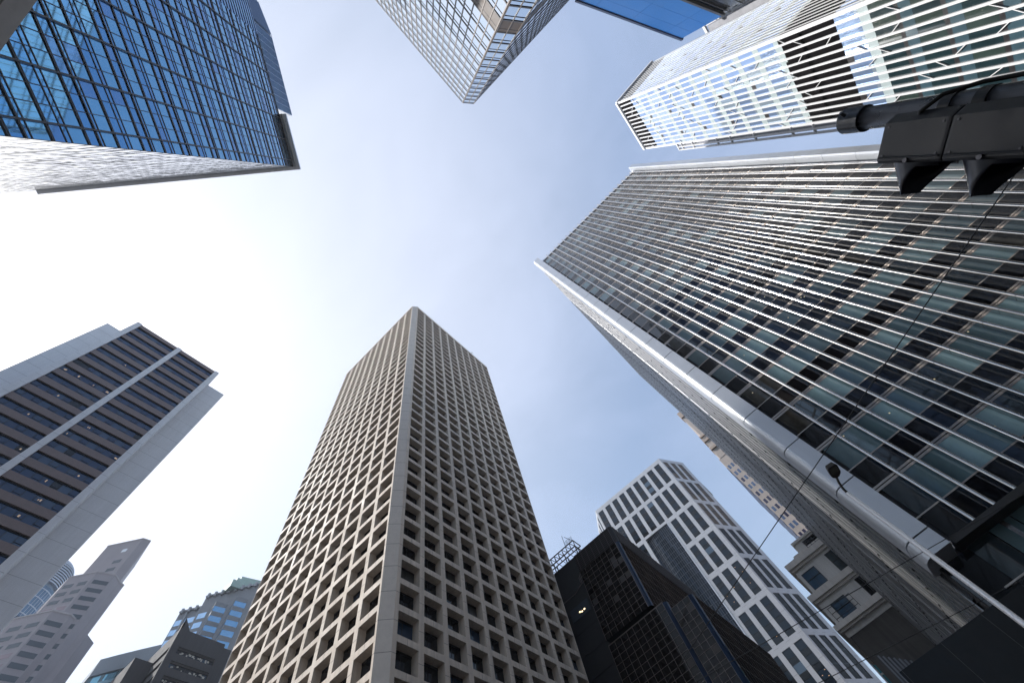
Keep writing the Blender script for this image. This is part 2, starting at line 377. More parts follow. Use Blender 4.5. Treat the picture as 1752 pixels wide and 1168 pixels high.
# ------------------------------------------------------------------ white grid tower with curved glass recess
def white_tower():
    H = 130.; Z = lambda r: r*H + EYE
    root = thing('office_tower', 'white panelled tower with narrow dark windows in threes and a curved glass recess', 'tower', (145, 30, 0))
    wh = mat('white_panel', (.47, .49, .53), .45, metal=.2, var=.05, vs=.2, streak=.06); jt = mat('panel_joint', (.22, .23, .25), .8, var=0)
    gw = [mat('slate_window', (.016, .026, .040), .06, spec=.3, var=0), mat('slate_window_light', (.06, .10, .15), .08, spec=.6, var=0)]
    gs = mat('slate_spandrel', (.005, .007, .010), .12, spec=.5, var=0)
    brw = [mat('brown_window', (.075, .055, .036), .35, spec=.2, var=.35, vs=.8), mat('dark_window', (.008, .008, .009), .2, spec=.15, var=0)]
    P0, P1, P2, P3 = (137.7, 46.1), (138.9, 11.1), (149.6, 5.2), (149.0, 53.2)
    core = MB(); core.prism([(139.6, 45.4), (140.5, 12.2), (149.5, 7.3), (175, 7.5), (175, 52), (149.3, 51.8)], 0, Z(.993)); core.build('core', mat('core_dark', (.05, .05, .055), .7, var=0), root)
    rf = MB(); rf.prism([(138, 45.8), (139.1, 11.4), (149.8, 5.7), (176, 5.7), (176, 53), (149, 52.9)], Z(.9935), Z(.998)); rf.build('roof', wh, root)
    bands = [Z(.9858) - k*.0919*H for k in range(11)]
    F = Face(P1, P0); wq = []
    fr = MB(); s0, pw, ww = .0108*H, .0293*H, .0190*H
    hgt = .0792*H
    rec = (s0 + 3*pw - .25, s0 + 6*pw - (pw-ww) + .25)
    cols = [s0+i*pw for i in range(9)]
    xs = [0] + [q for e in cols for q in (e, e+ww)] + [F.L]
    zrec = bands[2] + .6
    for i in range(0, len(xs), 2):
        a, b = xs[i], xs[i+1]
        inrec = rec[0] < (a+b)/2 < rec[1]
        z0 = zrec if inrec else 0
        F.box(fr, a, b, z0, Z(1), -.7, 0)
    for i, e in enumerate(cols):
        inrec = 3 <= i <= 5; zt = Z(1)
        for k, t in enumerate(bands):
            if inrec and k >= 2: break
            F.box(fr, e, e+ww, t, zt, -.7, -.003); zt = t-hgt
        F.box(fr, e, e+ww, zrec if inrec else 0, zt, -.7, -.003) if (not inrec) or zt > zrec else None
    for z in [q for t in bands for q in (t+.35*(pw-ww)+.6, t-hgt*.5, t-hgt*.97)]:
        for i in range(0, len(xs), 2):
            a, b = xs[i], xs[i+1]
            if rec[0] < (a+b)/2 < rec[1] and z < zrec: continue
            F.box(fr, a+.01, b-.01, z, z+.05, 0, .004, 1)
    fr.build('facade_grid', [wh, jt], root)
    sp = MB()
    for i, e in enumerate(cols):
        for k, t in enumerate(bands):
            if 3 <= i <= 5 and k >= 2: continue
            n = 3; fh = hgt/n; mi = 0 if random.random() < .93 else 1
            for j in range(n):
                z1 = t - j*fh; zm = z1 - fh*(.58); 
                wq.append((F.quad(e, e+ww, zm, z1-.05, -.10, .008), 0 if random.random() < .95 else 1))
                F.box(sp, e, e+ww, z1-fh, zm-.06, -.6, -.09)
    split(sp, 'spandrel', gs, root)
    bl = MB()
    for k in range(14):
        i = random.choice((0, 1, 2)); t = bands[random.randrange(4, 8)]; a = cols[i]+random.uniform(.2, 2); z = t - random.uniform(1, 9)
        bl.poly(F.quad(a, a+.25, z, z+.12, -.085))
    bl.build('ceiling_light', mat('warm_dots', (1, .6, .3), .5, emit=.14, var=0), root, kind='stuff')
    # recess
    jb = MB(); F.box(jb, rec[0]-.003, rec[0]+.30, 0, zrec, -4.0, .10); F.box(jb, rec[1]-.3, rec[1]+.003, 0, zrec, -4.0, -.01); jb.build('recess_jamb', mat('polished_jamb', (.75, .76, .78), .22, metal=.7, var=.05), root)
    hd = MB(); F.box(hd, rec[0], rec[1], zrec, zrec+.4, -6, -.01); hd.build('recess_soffit', wh, root)
    cg = MB(); n = 14; pts = []
    for j in range(n+1):
        f = j/n; a = rec[0]+.3 + (rec[1]-rec[0]-.6)*f; d = -.5 - .9*f**1.6 + .5*math.sin(math.pi*f); pts.append((a, d))
    nf = int(zrec/(.0308*H))
    for j in range(n):
        (a, d), (a2, d2) = pts[j], pts[j+1]
        for q in range(nf):
            zt = zrec - q*.0308*H
            cg.poly([F(a, zt-.0308*H, d), F(a2, zt-.0308*H, d2), F(a2, zt, d2), F(a, zt, d)], 0 if (q+j) % 5 else 1)
    cg.build('curved_glass', [mat('curved_glass_dark', (.012, .02, .032), .04, spec=.3, var=.2, vs=.3), mat('curved_glass_light', (.025, .04, .065), .05, spec=.35, var=0)], root)
    cm = MB()
    for q in range(nf*2):
        z = zrec - q*.0154*H
        for j in range(n):
            (a, d), (a2, d2) = pts[j], pts[j+1]
            cm.hexa([F(a, z, d), F(a2, z, d2), F(a2, z, d2+.1), F(a, z, d+.1)], [F(a, z+.08, d), F(a2, z+.08, d2), F(a2, z+.08, d2+.1), F(a, z+.08, d+.1)])
    for j in range(0, n+1):
        a, d = pts[j]; F.box(cm, a-.04, a+.04, 0, zrec, d, d+.12)
    split(cm, 'curved_mullion', mat('steel_mullion', (.10, .12, .15), .4, metal=.6, var=0), root)
    # flanks
    for A, B, n, mats_, flag in ((P1, P2, 3, brw, 1), (P0, P3, 3, gw, 0)):
        G = Face(A, B, see=(0, 0) if flag else (100, 80)); fr = MB(); L = G.L
        cs = [(L*f0, L*f1) for f0, f1 in ((.06, .26), (.36, .56), (.66, .86))]
        xs = [0] + [q for c in cs for q in c] + [L]; qs = []
        for i in range(0, len(xs), 2): G.box(fr, xs[i], xs[i+1], 0, Z(1), -.6, 0)
        for a, b in cs:
            zt = Z(1)
            for t in bands: G.box(fr, a, b, t, zt, -.6, -.003); zt = t-hgt
            G.box(fr, a, b, 0, zt, -.6, -.003)
        for z in [q for t in bands for q in (t+.75, t-hgt*.5)]:
            for i in range(0, len(xs), 2): G.box(fr, xs[i]+.01, xs[i+1]-.01, z, z+.05, 0, .004, 1)
        fr.build('facade_grid', [wh, jt], root); tb = MB()
        for a, b in cs:
            for k, t in enumerate(bands):
                for j in range(3):
                    z1 = t-hgt*j/3; z0 = t-hgt*(j+1)/3
                    wq.append((G.quad(a, b, z0+.12, z1-.12, -.14, .006), 2 if (k < 3 and flag and random.random() < .8) else 3))
                    G.box(tb, a, b, z0-.12 if j == 2 else z0-.12, z0+.12, -.5, -.11) if j < 2 else None
        tb.build('window_transom', gs, root)
    windows(root, wq, gw + brw)
white_tower()

# ------------------------------------------------------------------ black glass block
def black_block():
    H = 65.
    root = thing('office_block', 'black glass block of stacked boxes between the beige tower and the white tower', 'building', (90, 30, 0))
    bg_ = mat('black_mirror_glass', (.006, .005, .005), .04, spec=.22, var=.2, vs=.4, wav=.006, wavs=.45)
    side = mat('brown_reflection_flank', (.026, .018, .014), .45, spec=0., var=.7, vs=.35, wav=.03, wavs=.35)  # matte; the brown reflected tones are put into the base colour
    mu = mat('bronze_mullion', (.15, .13, .12), .4, metal=.6, var=.1); bk = mat('black_metal', (.009, .008, .008), .45, metal=.3, var=.2)
    blue = mat('corner_blue_glass', (.012, .03, .07), .05, spec=.4, var=0)
    X = 74.9
    def box(y0, y1, z0, z1, x1, r=.8, name='curtain_wall', fr=True, louv=0):
        pts = [(X, y1), (X, y0+r)] + [(X+r-r*math.cos(q), y0+r-r*math.sin(q)) for q in [R(18*i) for i in range(1, 5)]] + [(X+r, y0), (x1, y0), (x1, y1)]
        b = MB(); n = len(pts); k = 0
        b.prism(pts, z0, z1)
        for i in range(len(b.f)):
            b.m[i] = 0
        # faces after the two caps follow pts order
        for i in range(n):
            b.m[2+i] = 2 if 1 <= i <= 5 else (1 if i == 6 else 0)
        b.build(name, [bg_, side, blue], root)
        ft = z1 - louv; F = Face((X, y0+r), (X, y1)); q = MB()
        a = 0
        while a < F.L+.01: F.box(q, a-.035, a+.035, z0, ft, 0, .06); a += F.L/round(F.L/1.35)
        z = ft
        while z > z0: F.box(q, 0, F.L, z-.03, z+.03, 0, .05); z -= 1.12
        F3 = Face((X+r, y0), (x1, y0), see=(90, 0)); a = 0
        while a < F3.L: F3.box(q, a-.02, a+.02, z0, ft, 0, .004); a += 1.5
        z = ft
        while z > z0: F3.box(q, 0, F3.L, z-.02, z+.02, 0, .004); z -= 2.24
        split(q, 'mullion', mu, root)
        if louv:
            l = MB(); a = 0; F2 = Face((X+r, y0), (x1, y0), see=(90, 0))
            F.box(l, 0, F.L, ft, z1+.02, .0, .10)
            F2.box(l, 0, F2.L, ft, z1+.02, .0, .10)
            z = ft+.25
            while z < z1:
                F.box(l, 0, F.L, z, z+.08, .1, .20, 1); F2.box(l, 0, F2.L, z, z+.08, .1, .2, 1); z += .42
            l.prism([(p[0]-.05, p[1]-.05) for p in pts[1:7]] + [(X+r+.4, y0+r+.2)], ft, z1+.03)
            while a < F.L: F.box(l, a, a+.08, ft, z1, .1, .22, 1); a += 1.35
            a = 0
            while a < F2.L: F2.box(l, a, a+.08, ft, z1, .1, .22, 1); a += 1.35
            l.build('louvre_band', [bk, mat('louvre_blade', (.07, .06, .06), .4, metal=.5)], root)
        # opened casements / vents on the grid
        v = MB()
        for _ in range(10):
            a = random.randrange(0, max(1, int(F.L/1.35)))*F.L/round(F.L/1.35)+.08; z = ft - 1.12*random.randrange(1, max(2, int((ft-z0)/1.12)))
            F.box(v, a, a+1.1, z+.06, z+1.02, .02, .045, 0)
        split(v, 'vent_panel', mat('vent_grey', (.06, .055, .052), .5, metal=.3, var=.2), root)
    box(23.6, 34.5, 46.6+EYE, 65+EYE, 111, louv=4.0)
    box(21.0, 34.5, 0, 45.6+EYE, 108)
    box(16.4, 20.95, 0, 43.9+EYE, 106, name='curtain_wall')
    g = MB(); g.box(76.2, 110, 25, 34.4, 45.6+EYE, 46.6+EYE); g.build('recess_band', bk, root)
    lip = MB(); lip.box(X-.05, X+.1, 21.8, 34.5, 45.6+EYE, 45.75+EYE); lip.build('ledge', mu, root)
    w = MB(); w.box(77.5, 100, 34.6, 60, 0, 67.2+EYE)
    for z in range(6, 62, 4): w.box(77.44, 77.5, 34.6, 60, z, z+.5)
    w.build('service_core', mat('charcoal_wall', (.010, .010, .011), .6, var=.3, vs=.6, streak=.2), root)
    wi = MB(); wi.box(77.40, 77.48, 36.3, 41.2, 56.5, 59.0); wi.build('window', mat('core_window', (.06, .07, .08), .1, spec=.6), root)
    li = MB()
    for y, z in ((37.5, 57.3), (38.2, 57.2), (38.7, 57.4)): li.box(77.36, 77.40, y, y+.35, z, z+.25)
    li.build('lamp', lamp_warm, root)
    pp = MB(); pp.tube([(77.3, 35.1, 64), (77.3, 36.0, 63.2), (77.3, 36.0, 62.2), (77.3, 38.5, 61.2), (77.3, 41.8, 61.2)], .09, 8); pp.tube([(77.3, 35.4, 66), (77.3, 35.4, 64.5), (77.3, 36.3, 63.6), (77.3, 36.3, 62.5)], .07, 8); pp.build('pipe', mu, root)
    # rooftop gantry
    rig = thing('roof_gantry', 'dark steel lattice gantry on the roof left of the black glass block', 'gantry', (76, 37, 68.8))
    t = MB(); z0, z1 = 68.85, 71.4
    for (a, b) in (((76.2, 33.8, z1), (76.2, 43, z1)), ((76.2, 33.8, z1-1.6), (76.2, 43, z1-1.6)), ((79.2, 33.8, z1), (79.2, 43, z1)), ((79.2, 33.8, z1-1.6), (79.2, 43, z1-1.6)), ((76.2, 33.8, z1), (79.2, 33.8, z1)), ((76.2, 33.8, z1-1.6), (79.2, 33.8, z1-1.6))): t.tube([a, b], .13, 6)
    y = 33.8
    while y < 43:
        t.tube([(76.2, y, z1-1.6), (76.2, y+1.2, z1)], .08, 5); t.tube([(76.2, y, z1), (79.2, y+1.2, z1)], .07, 5); t.tube([(76.2, y, z1-1.6), (79.2, y, z1-1.6)], .07, 5); t.tube([(76.2, y, z1-1.6), (76.2, y, z1+.0)], .08, 5); y += 1.2
    t.build('truss', mat('rig_steel', (.05, .048, .045), .6, metal=.4, var=.2), rig)
    t = MB()
    for y in (34.6, 38, 41.5):
        for x in (78.0, 79.2): t.tube([(x, y, z0), (x, y, z1)], .14, 6)
    t.build('post', MATS['rig_steel'], rig)
    t = MB(); t.tube([(76.1, 33.9, z1), (75.4, 35.2, z1+1.6)], .06, 5); t.tube([(75.9, 36.0, z1), (75.2, 35.6, z1+2.2)], .06, 5)
    for q in range(4): t.tube([(76.2, 33.9, z1+.3*q+.3), (76.2, 36.2, z1+.3*q+.3)], .03, 5)
    for q in range(4): t.tube([(76.2, 33.9+.75*q, z1), (76.2, 33.9+.75*q, z1+1.3)], .03, 5)
    t.build('railing', MATS['rig_steel'], rig)
black_block()

# ------------------------------------------------------------------ cream low-rise at the end of the side street
def cream_building():
    root = thing('office_block', 'cream rendered low building with ledges and black framed windows beside the ribbed wall', 'building', (90, -5, 0))
    cr_ = mat('cream_render', (.72, .71, .69), .75, var=.07, vs=.5, streak=.14, bump=.1); tr = mat('cream_trim', (.75, .72, .68), .7, var=.06, streak=.15)
    X = 84.; E_ = EYE
    def tier(x, y1, z0, z1, name='wall'):
        b = MB(); b.box(x, 98, -16, y1, z0, z1); b.build(name, cr_, root)
    tier(84.0, -1.7, 42.0+E_, 44.6+E_); tier(84.3, 1.5, 37.2+E_, 42.0+E_); tier(84.3, 2.2, 31.0+E_, 37.2+E_)
    l = MB(); l.box(83.7, 98, -16, -1.45, 44.6+E_, 45.0+E_); l.build('cornice', tr, root)
    for x, y, z, h in ((83.5, 2.05, 41.9, .9), (83.9, 1.75, 41.5, .4), (83.5, 2.75, 36.6, .9), (83.9, 2.4, 36.25, .35), (83.3, 2.85, 32.0, .7), (83.7, 2.6, 31.7, .3)):
        l = MB(); l.box(x, 98, -16, y, z+E_, z+h+E_); l.build('cornice', tr, root)
    p = MB(); p.box(83.9, 98, -16, -.2, 42.8+E_, 43.3+E_); p.build('parapet', tr, root)
    bf = mat('black_frame', (.02, .02, .02), .5, var=0); wg = [mat('cream_bldg_glass', (.05, .065, .07), .05, spec=.7, var=.3, vs=1.), mat('cream_bldg_dark', (.015, .017, .018), .05, spec=.6, var=0)]
    F = Face((84.0, 2), (84.0, -16))
    for y0, y1, z0, z1, nx, d in ((-5.6, -3.2, 43.0, 44.2, 3, 0), (-1.6, .9, 37.9, 40.6, 2, -.3), (-6.2, -4.2, 37.6, 40.9, 2, -.3), (-1.7, .8, 32.9, 35.3, 2, -.3), (-6.8, -4.6, 33.2, 35.9, 3, -.3), (-9.5, -7.6, 38.2, 40.6, 2, -.3)):
        a0, a1 = 2-y1, 2-y0; z0 += E_; z1 += E_
        w = MB(); w.poly(F.quad(a0, a1, z0, z1, d+.03)); wo_ = w.build('window', wg[0 if nx == 2 else 1], root)
        f = MB()
        for i in range(nx+1):
            a = a0+(a1-a0)*i/nx; F.box(f, a-.05, a+.05, z0-.05, z1+.05, d+.031, d+.12)
        for z in (z0, z0+(z1-z0)*.55, z1): F.box(f, a0, a1, z-.05, z+.05, d+.031, d+.11)
        f.build('frame', bf, wo_)
        s = MB(); F.box(s, a0-.2, a1+.2, z0-.25, z0-.08, d, d+.25); s.build('sill', tr, wo_)
    # railings in front of the lower window
    r_ = MB()
    for z in (33.2, 34.0, 34.8): r_.tube([(83.6, 1.6, z+E_), (83.6, -2.4, z+E_)], .04, 6)
    for y in (1.6, .6, -.4, -1.4, -2.4): r_.tube([(83.6, y, 32.7+E_), (83.6, y, 34.9+E_)], .04, 6)
    r_.build('railing', bf, root)
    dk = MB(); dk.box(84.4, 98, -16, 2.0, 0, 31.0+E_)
    dk.build('lower_wall', mat('dark_render', (.10, .095, .09), .8, var=.3, vs=.4, streak=.3), root)  # lower storeys in a darker tone than the walls above
    rb = MB(); y = 1.0
    while y > -5.6: rb.box(84.2, 84.42, y-.22, y, 2, 27.0+.8*y+E_); y -= .45
    rb.build('ribbed_panel', mat('dull_ribbed_steel', (.22, .22, .23), .35, metal=.9, var=.2, streak=.2), root)
cream_building()

def teal_block():
    root = thing('office_block', 'slim strip of bright teal glass building glimpsed behind the cream low building', 'building', (108, -1, 0))
    b = MB(); b.box(100, 116, -8, 2.95, 0, 44+EYE); b.build('curtain_wall', mat('teal_glass', (.10, .34, .38), .15, spec=.7, var=.25, vs=.4), root)
    t = MB(); t.box(99.8, 116.2, -8.1, 3.05, 44.0+EYE, 44.6+EYE); t.build('roof_edge', mat('pale_trim', (.7, .72, .74), .5), root)
    F = Face((100, 2.95), (100, -8)); q = MB(); z = 4.
    while z < 44: F.box(q, 0, F.L, z, z+.22, 0, .15); z += 1.9
    F.box(q, -.02, .2, 0, 45.5, 0, .25); F.box(q, 2, 2.1, 0, 45.5, 0, .2); q.build('mullion', MATS['pale_trim'], root)
teal_block()

def rose_tower():
    root = thing('apartment_tower', 'thin pink stone tower with stepped top and blue windows peeking past the ribbed flank', 'tower', (130, -10, 0))
    st = mat('pink_stone', (.44, .39, .36), .7, var=.1, vs=.4, streak=.1); sd_ = mat('pink_stone_trim', (.40, .33, .28), .7, var=.1)
    E_ = EYE
    b = MB(); b.box(120, 145, -18, -5.05, 0, 96+E_); b.build('wall', st, root)
    b = MB(); b.box(119.9, 145, -18, -5.6, 96+E_, 101+E_); b.box(119.8, 145, -18, -6.0, 101+E_, 107+E_); b.box(119.9, 145, -18, -6.7, 107+E_, 119+E_); b.build('upper_wall', st, root)
    for y, z, h in ((-5.5, 100.2, 1.0), (-5.75, 104.2, 1.0), (-5.9, 106.6, .7), (-6.5, 119, 3.0)):
        c = MB(); c.box(119.4, 122.5, -9, y, z+E_, z+h+E_); c.build('cornice', sd_, root)
    F = Face((120, -5.05), (120, -18)); q = []
    wg = [mat('rose_window_blue', (.10, .15, .26), .1, spec=.7, var=0), mat('rose_window_dark', (.05, .05, .09), .1, spec=.6, var=0)]
    z = 94.
    while z > 10:
        for i in range(5): q.append((F.quad(.35+i*1.15, 1.05+i*1.15, z-1.5, z, .02), pick((.7, .3))))
        z -= 3.0
    windows(root, q, wg)
    G = Face((120, -5.05), (145, -5.05), see=(130, 0)); q = []; bl = MB(); z = 94.
    while z > 30: G.box(bl, .3, 24, z-1.6, z-.2, 0, .25); z -= 3.0
    bl.build('balcony_band', mat('balcony_blue', (.14, .17, .27), .35, var=.1), root)
rose_tower()

# ------------------------------------------------------------------ grey ribbed tower, left
def ribbed_left():
    H = 130.; Z = lambda r: r*H + EYE
    root = thing('office_tower', 'dark banded tower with three pale blue-grey ribs and side slabs, left', 'tower', (-18, 100, 0))
    rb = mat('grey_blue_render', (.66, .69, .74), .7, var=.05, vs=.3, streak=.06); rbs = mat('rib_joint', (.32, .35, .39), .8, var=0)
    br = mat('brown_tile', (.19, .155, .155), .6, var=.1, vs=2., bump=.2); glw = [mat('navy_glass', (.010, .035, .10), .06, spec=.6, var=.1, vs=.4), mat('navy_glass_light', (.018, .05, .115), .08, spec=.7, var=0), mat('navy_glass_dark', (.006, .010, .016), .05, spec=.5, var=0)]
    bk = mat('black_trim_and_shade', (.010, .011, .014), .6, var=0)
    Y = .6666*H
    F = Face((-.2255*H, Y), (-.0515*H, Y))
    body = MB(); body.box(-.2275*H, -.0500*H, Y+.25, Y+22, 0, Z(.998)); body.build('core', bk, root)
    pit = .0284*H; q = []; sp = MB(); gr = MB(); ms = MB(); lt = MB()
    segs = ((0.0026*H, .0822*H), (.0913*H, .1711*H))
    bands = [Z(.988) - k*pit for k in range(33)]
    for (a0, a1) in segs:
        F.box(sp, a0, a1, Z(.989), Z(1), -.2, .32)
        for bi, t in enumerate(bands):
            zs = t - .0158*H       # window bottom
            F.box(sp, a0, a1, t-pit+.002, zs, -.2, .32)
            F.box(gr, a0, a1, t-.28, t-.004, -.2, .10)  # black strip stands in for the shade line cast by the spandrel
            n = 7; w = (a1-a0)/n; x = a0
            ws = [w*1.16 if i % 2 else w*.84 for i in range(n)]; k_ = (a1-a0)/sum(ws)
            for i in range(n):
                x2 = x+ws[i]*k_
                sub = (i+bi*0) % 2 == 0
                mi = pick((.62, .3, .03)) if random.random() < .9 else 0
                if sub:
                    q.append((F.quad(x+.05, x2-.05, zs+.62, t-.28, .0, .008), mi)); q.append((F.quad(x+.05, x2-.05, zs, zs+.55, .0, .008), mi))
                    F.box(ms, x+.05, x2-.05, zs+.55, zs+.62, -.05, .05)
                else: q.append((F.quad(x+.05, x2-.05, zs, t-.28, .0, .008), mi))
                F.box(ms, x-.04, x+.04, zs, t-.28, -.05, .05)
                if random.random() < (.30 if (bi in (7, 10, 11, 13, 15)) else .02) and bi > 3:
                    xa = x+.3+random.random()*.5; za = zs+.7+random.random()*.2
                    for _ in range(random.choice((1, 2))):
                        lt.poly(F.quad(xa, xa+random.uniform(.12, .3), za, za+random.uniform(.3, .55), .02)); xa += .3
                x = x2
    split(sp, 'spandrel_band', br, root); split(gr, 'shade_strip', bk, root); split(ms, 'mullion', bk, root)
    lt.build('ceiling_light', mat('blind_warm', (1, .68, .42), .5, emit=.10, var=0), root, kind='stuff')
    windows(root, q, glw)
    for a, b in ((-.2324, -.2229), (-.1433, -.1342), (-.0544, -.0450)):
        r_ = MB(); r_.box(a*H, b*H, .6628*H, .7028*H if a > -.1 or a < -.2 else .668*H, 0, Z(1.0)+.15)
        for t in bands[::1]:
            r_.box(a*H+.01, b*H-.01, .6628*H-.004, .6628*H, t+1, t+1.06, 1)
            if a > -.1: r_.box(b*H, b*H+.004, .6628*H, .7028*H, t+1, t+1.06, 1)
        r_.build('rib', [rb, rbs], root)
    for a, b in ((-.2722, -.2300), (-.0451, -.0055)):
        s = MB(); s.box(a*H, b*H, .7029*H, .7029*H+14, 0, Z(.999))
        for t in bands: s.box(a*H+.01, b*H-.01, .7029*H-.004, .7029*H, t+1, t+1.06, 1)
        s.build('side_slab', [rb, rbs], root)
ribbed_left()

# ------------------------------------------------------------------ blue glass tower, top left
def rotp(az, x, y):
    c, s = math.cos(R(az)), math.sin(R(az)); return (c*x - s*y, s*x + c*y)
def blue_tower():
    H = 110.; Z = lambda r: r*H + EYE; az = 84.6 - 46.5
    Q = lambda x, y: rotp(az, x*H, y*H)
    cx, cy = Q(-.17, .5)
    root = thing('office_tower', 'deep blue mirror glass tower with thin black grid and a notched roof, top left', 'tower', (cx, cy, 0))
    bl = [mat('blue_mirror', (.10, .30, .56), .03, metal=1., var=.03, vs=.1), mat('blue_mirror_light', (.155, .40, .62), .035, metal=1., var=.03, vs=.1), mat('blue_mirror_dim', (.11, .27, .52), .05, metal=1., var=.03, vs=.1)]
    sil = [mat('sky_glare_mirror', (.80, .82, .84), .10, metal=1., spec=.8, var=.03), mat('sky_glare_mirror_dim', (.58, .60, .68), .10, metal=1., spec=.8, var=.03)]  # same glass paled: the overexposed sky reflection is put into its tint
    bk = mat('black_mullion', (.012, .016, .024), .35, metal=.3, var=0); gm = mat('grey_mullion', (.20, .22, .25), .35, metal=.6, var=0)
    F = Face(Q(-.0523, .265), Q(-.2805, .265)); W = Face(Q(-.0523, .265), Q(-.0523, .90), see=rotp(az, 60, 60))
    core = MB(); core.prism([Q(-.0540, .267), Q(-.28, .267), Q(-.40, .267), Q(-.40, .9), Q(-.054, .9)], 0, Z(.995)); core.build('core', bk, root)
    p = .036*H; q = []
    thick = MB(); thin = MB(); vs_ = MB()
    lv = []          # (z, kind)
    zz = [Z(.3614) + p*k for k in range(-9, 18)]
    ztop = Z(.9975)
    for k, z in enumerate(zz):
        lo = (k % 2 == 1)
        lv.append((z, 2)); lv.append((z + (.0128 if lo else .0124)*H, 1 if lo else 0)); lv.append((z + .0180*H, 0))
    lv = [l for l in lv if l[0] < ztop] + [(ztop, 2)]
    mus = [0.] ; x = .0123
    mus = [0.0] + [.0123 + .0128*i for i in range(18)]; mus = [m_*H for m_ in mus if m_*H < F.L]
    for (z, k) in lv:
        if k == 2: F.box(thick, 0, F.L, z-.15, z-.05, 0, .09); F.box(thick, 0, F.L, z+.02, z+.10, 0, .08)
        elif k == 1: F.box(thick, 0, F.L, z-.07, z+.09, 0, .10)
        else: F.box(thin, 0, F.L, z-.045, z+.045, 0, .05)
    for i, a in enumerate(mus):
        w, d = (.075, .20) if i % 3 == 1 else (.028, .06)
        F.box(vs_, a-w, a+w, 0, ztop, .001, d)
    split(thick, 'floor_band', bk, root); split(thin, 'transom', bk, root); split(vs_, 'mullion', bk, root)
    ms2 = mus + [F.L]
    for i in range(len(ms2)-1):
        for j in range(len(lv)-1):
            z0, z1 = lv[j][0], lv[j+1][0]
            if z1-z0 < .1: continue
            q.append((F.quad(ms2[i], ms2[i+1], z0, z1, .0, .004), (1 if (z1-z0) > .016*H else 0) if random.random() < .94 else 2))
    windows(root, q, bl, 'glass_panel')
    # bright flank
    q = []; st = MB(); sv = MB(); mw = [i*.0128*H*1.5 for i in range(int(W.L/(.0192*H))+1)]
    for (z, k) in lv:
        if k >= 1: W.box(st, 0, W.L, z-.12, z+.12, 0, .02)
        else: W.box(st, 0, W.L, z-.04, z+.04, 0, .015)
    for i, a in enumerate(mw): W.box(sv, a-.05, a+.05, 0, ztop, .001, .022)
    for i in range(len(mw)-1):
        for j in range(len(lv)-1):
            q.append((W.quad(mw[i], mw[i+1], lv[j][0], lv[j+1][0], .0, .012), pick((.7, .3))))
    st.build('floor_band', gm, root); sv.build('mullion', gm, root); windows(root, q, sil, 'flank_glass_panel', 60)
    # roof slab over the low part
    sl_ = MB(); pr = [Q(-.1490, .2530), Q(-.0462, .2530), Q(-.0450, .7330), Q(-.149, .7330)]
    sl_.prism(pr, Z(1.0), Z(1.006)); sl_.build('roof_slab', mat('roof_slab_grey', (.74, .75, .78), .5, metal=.2, var=.05), root)
    g = MB(); G = Face(Q(-.0523, .2600), Q(-.1490, .2600)); G.box(g, 0, G.L, Z(1.0)-.35, Z(1.0)-.004, -.1, .1); g.build('gutter', mat('gutter_light', (.45, .45, .42), .4, metal=.5), root)
    # tall upper volume with fine louvres
    T = Face(Q(-.1587, .265), Q(-.335, .265)); T2 = Face(Q(-.1587, .265), Q(-.1587, .60), see=rotp(az, 60, 60))
    up = MB(); up.prism([Q(-.1600, .2665), Q(-.305, .2665), Q(-.36, .275), Q(-.42, .30), Q(-.42, .6), Q(-.16, .6)], Z(.996), Z(1.093)); up.build('upper_core', bk, root)
    q = []; fb = MB(); n = 12; zs = [Z(.9975)+(1.093-.9975)*H*i/n for i in range(n+1)]
    aa = [i*.0128*H for i in range(int(.146*H/(.0128*H))+1)]
    for i in range(len(aa)-1):
        for j in range(n): q.append((T.quad(aa[i], aa[i+1], zs[j], zs[j+1], 0., .006), pick((.5, .4, .1))))
    for z in zs: T.box(fb, 0, .146*H, z-.06, z+.06, 0, .08)
    for a in aa: T.box(fb, a-.04, a+.04, zs[0], zs[-1], .001, .08)
    C2 = Face(Q(-.305, .265), Q(-.36, .2735))
    for z in zs: C2.box(fb, 0, C2.L, z-.10, z+.10, 0, .12)
    for j in range(n):
        for i in range(4): q.append((C2.quad(C2.L*i/4, C2.L*(i+1)/4, zs[j], zs[j+1], 0, .006), pick((.5, .4, .1))))
    # fine striped bay beyond the main grid
    S = Face(Q(-.2807, .265), Q(-.40, .265)); z = 0.
    while z < ztop: S.box(fb, .02, S.L, z, z+.22, 0, .10); z += .0120*H
    for i in range(10):
        q.append((S.quad(S.L*i/10, S.L*(i+1)/10, 0, ztop, 0, .01), pick((.5, .5, 0))))
    fb.build('louvre_blade', mat('blue_louvre', (.30, .42, .60), .3, metal=.7, var=0), root)
    windows(root, q, bl, 'upper_glass_panel', 60)
    w = MB(); w.prism([Q(-.1587, .2655), Q(-.1580, .2655), Q(-.1580, .60), Q(-.1587, .60)], Z(.997), Z(1.093)); w.build('end_wall', mat('white_cladding', (.75, .76, .78), .4, var=.04), root)
blue_tower()

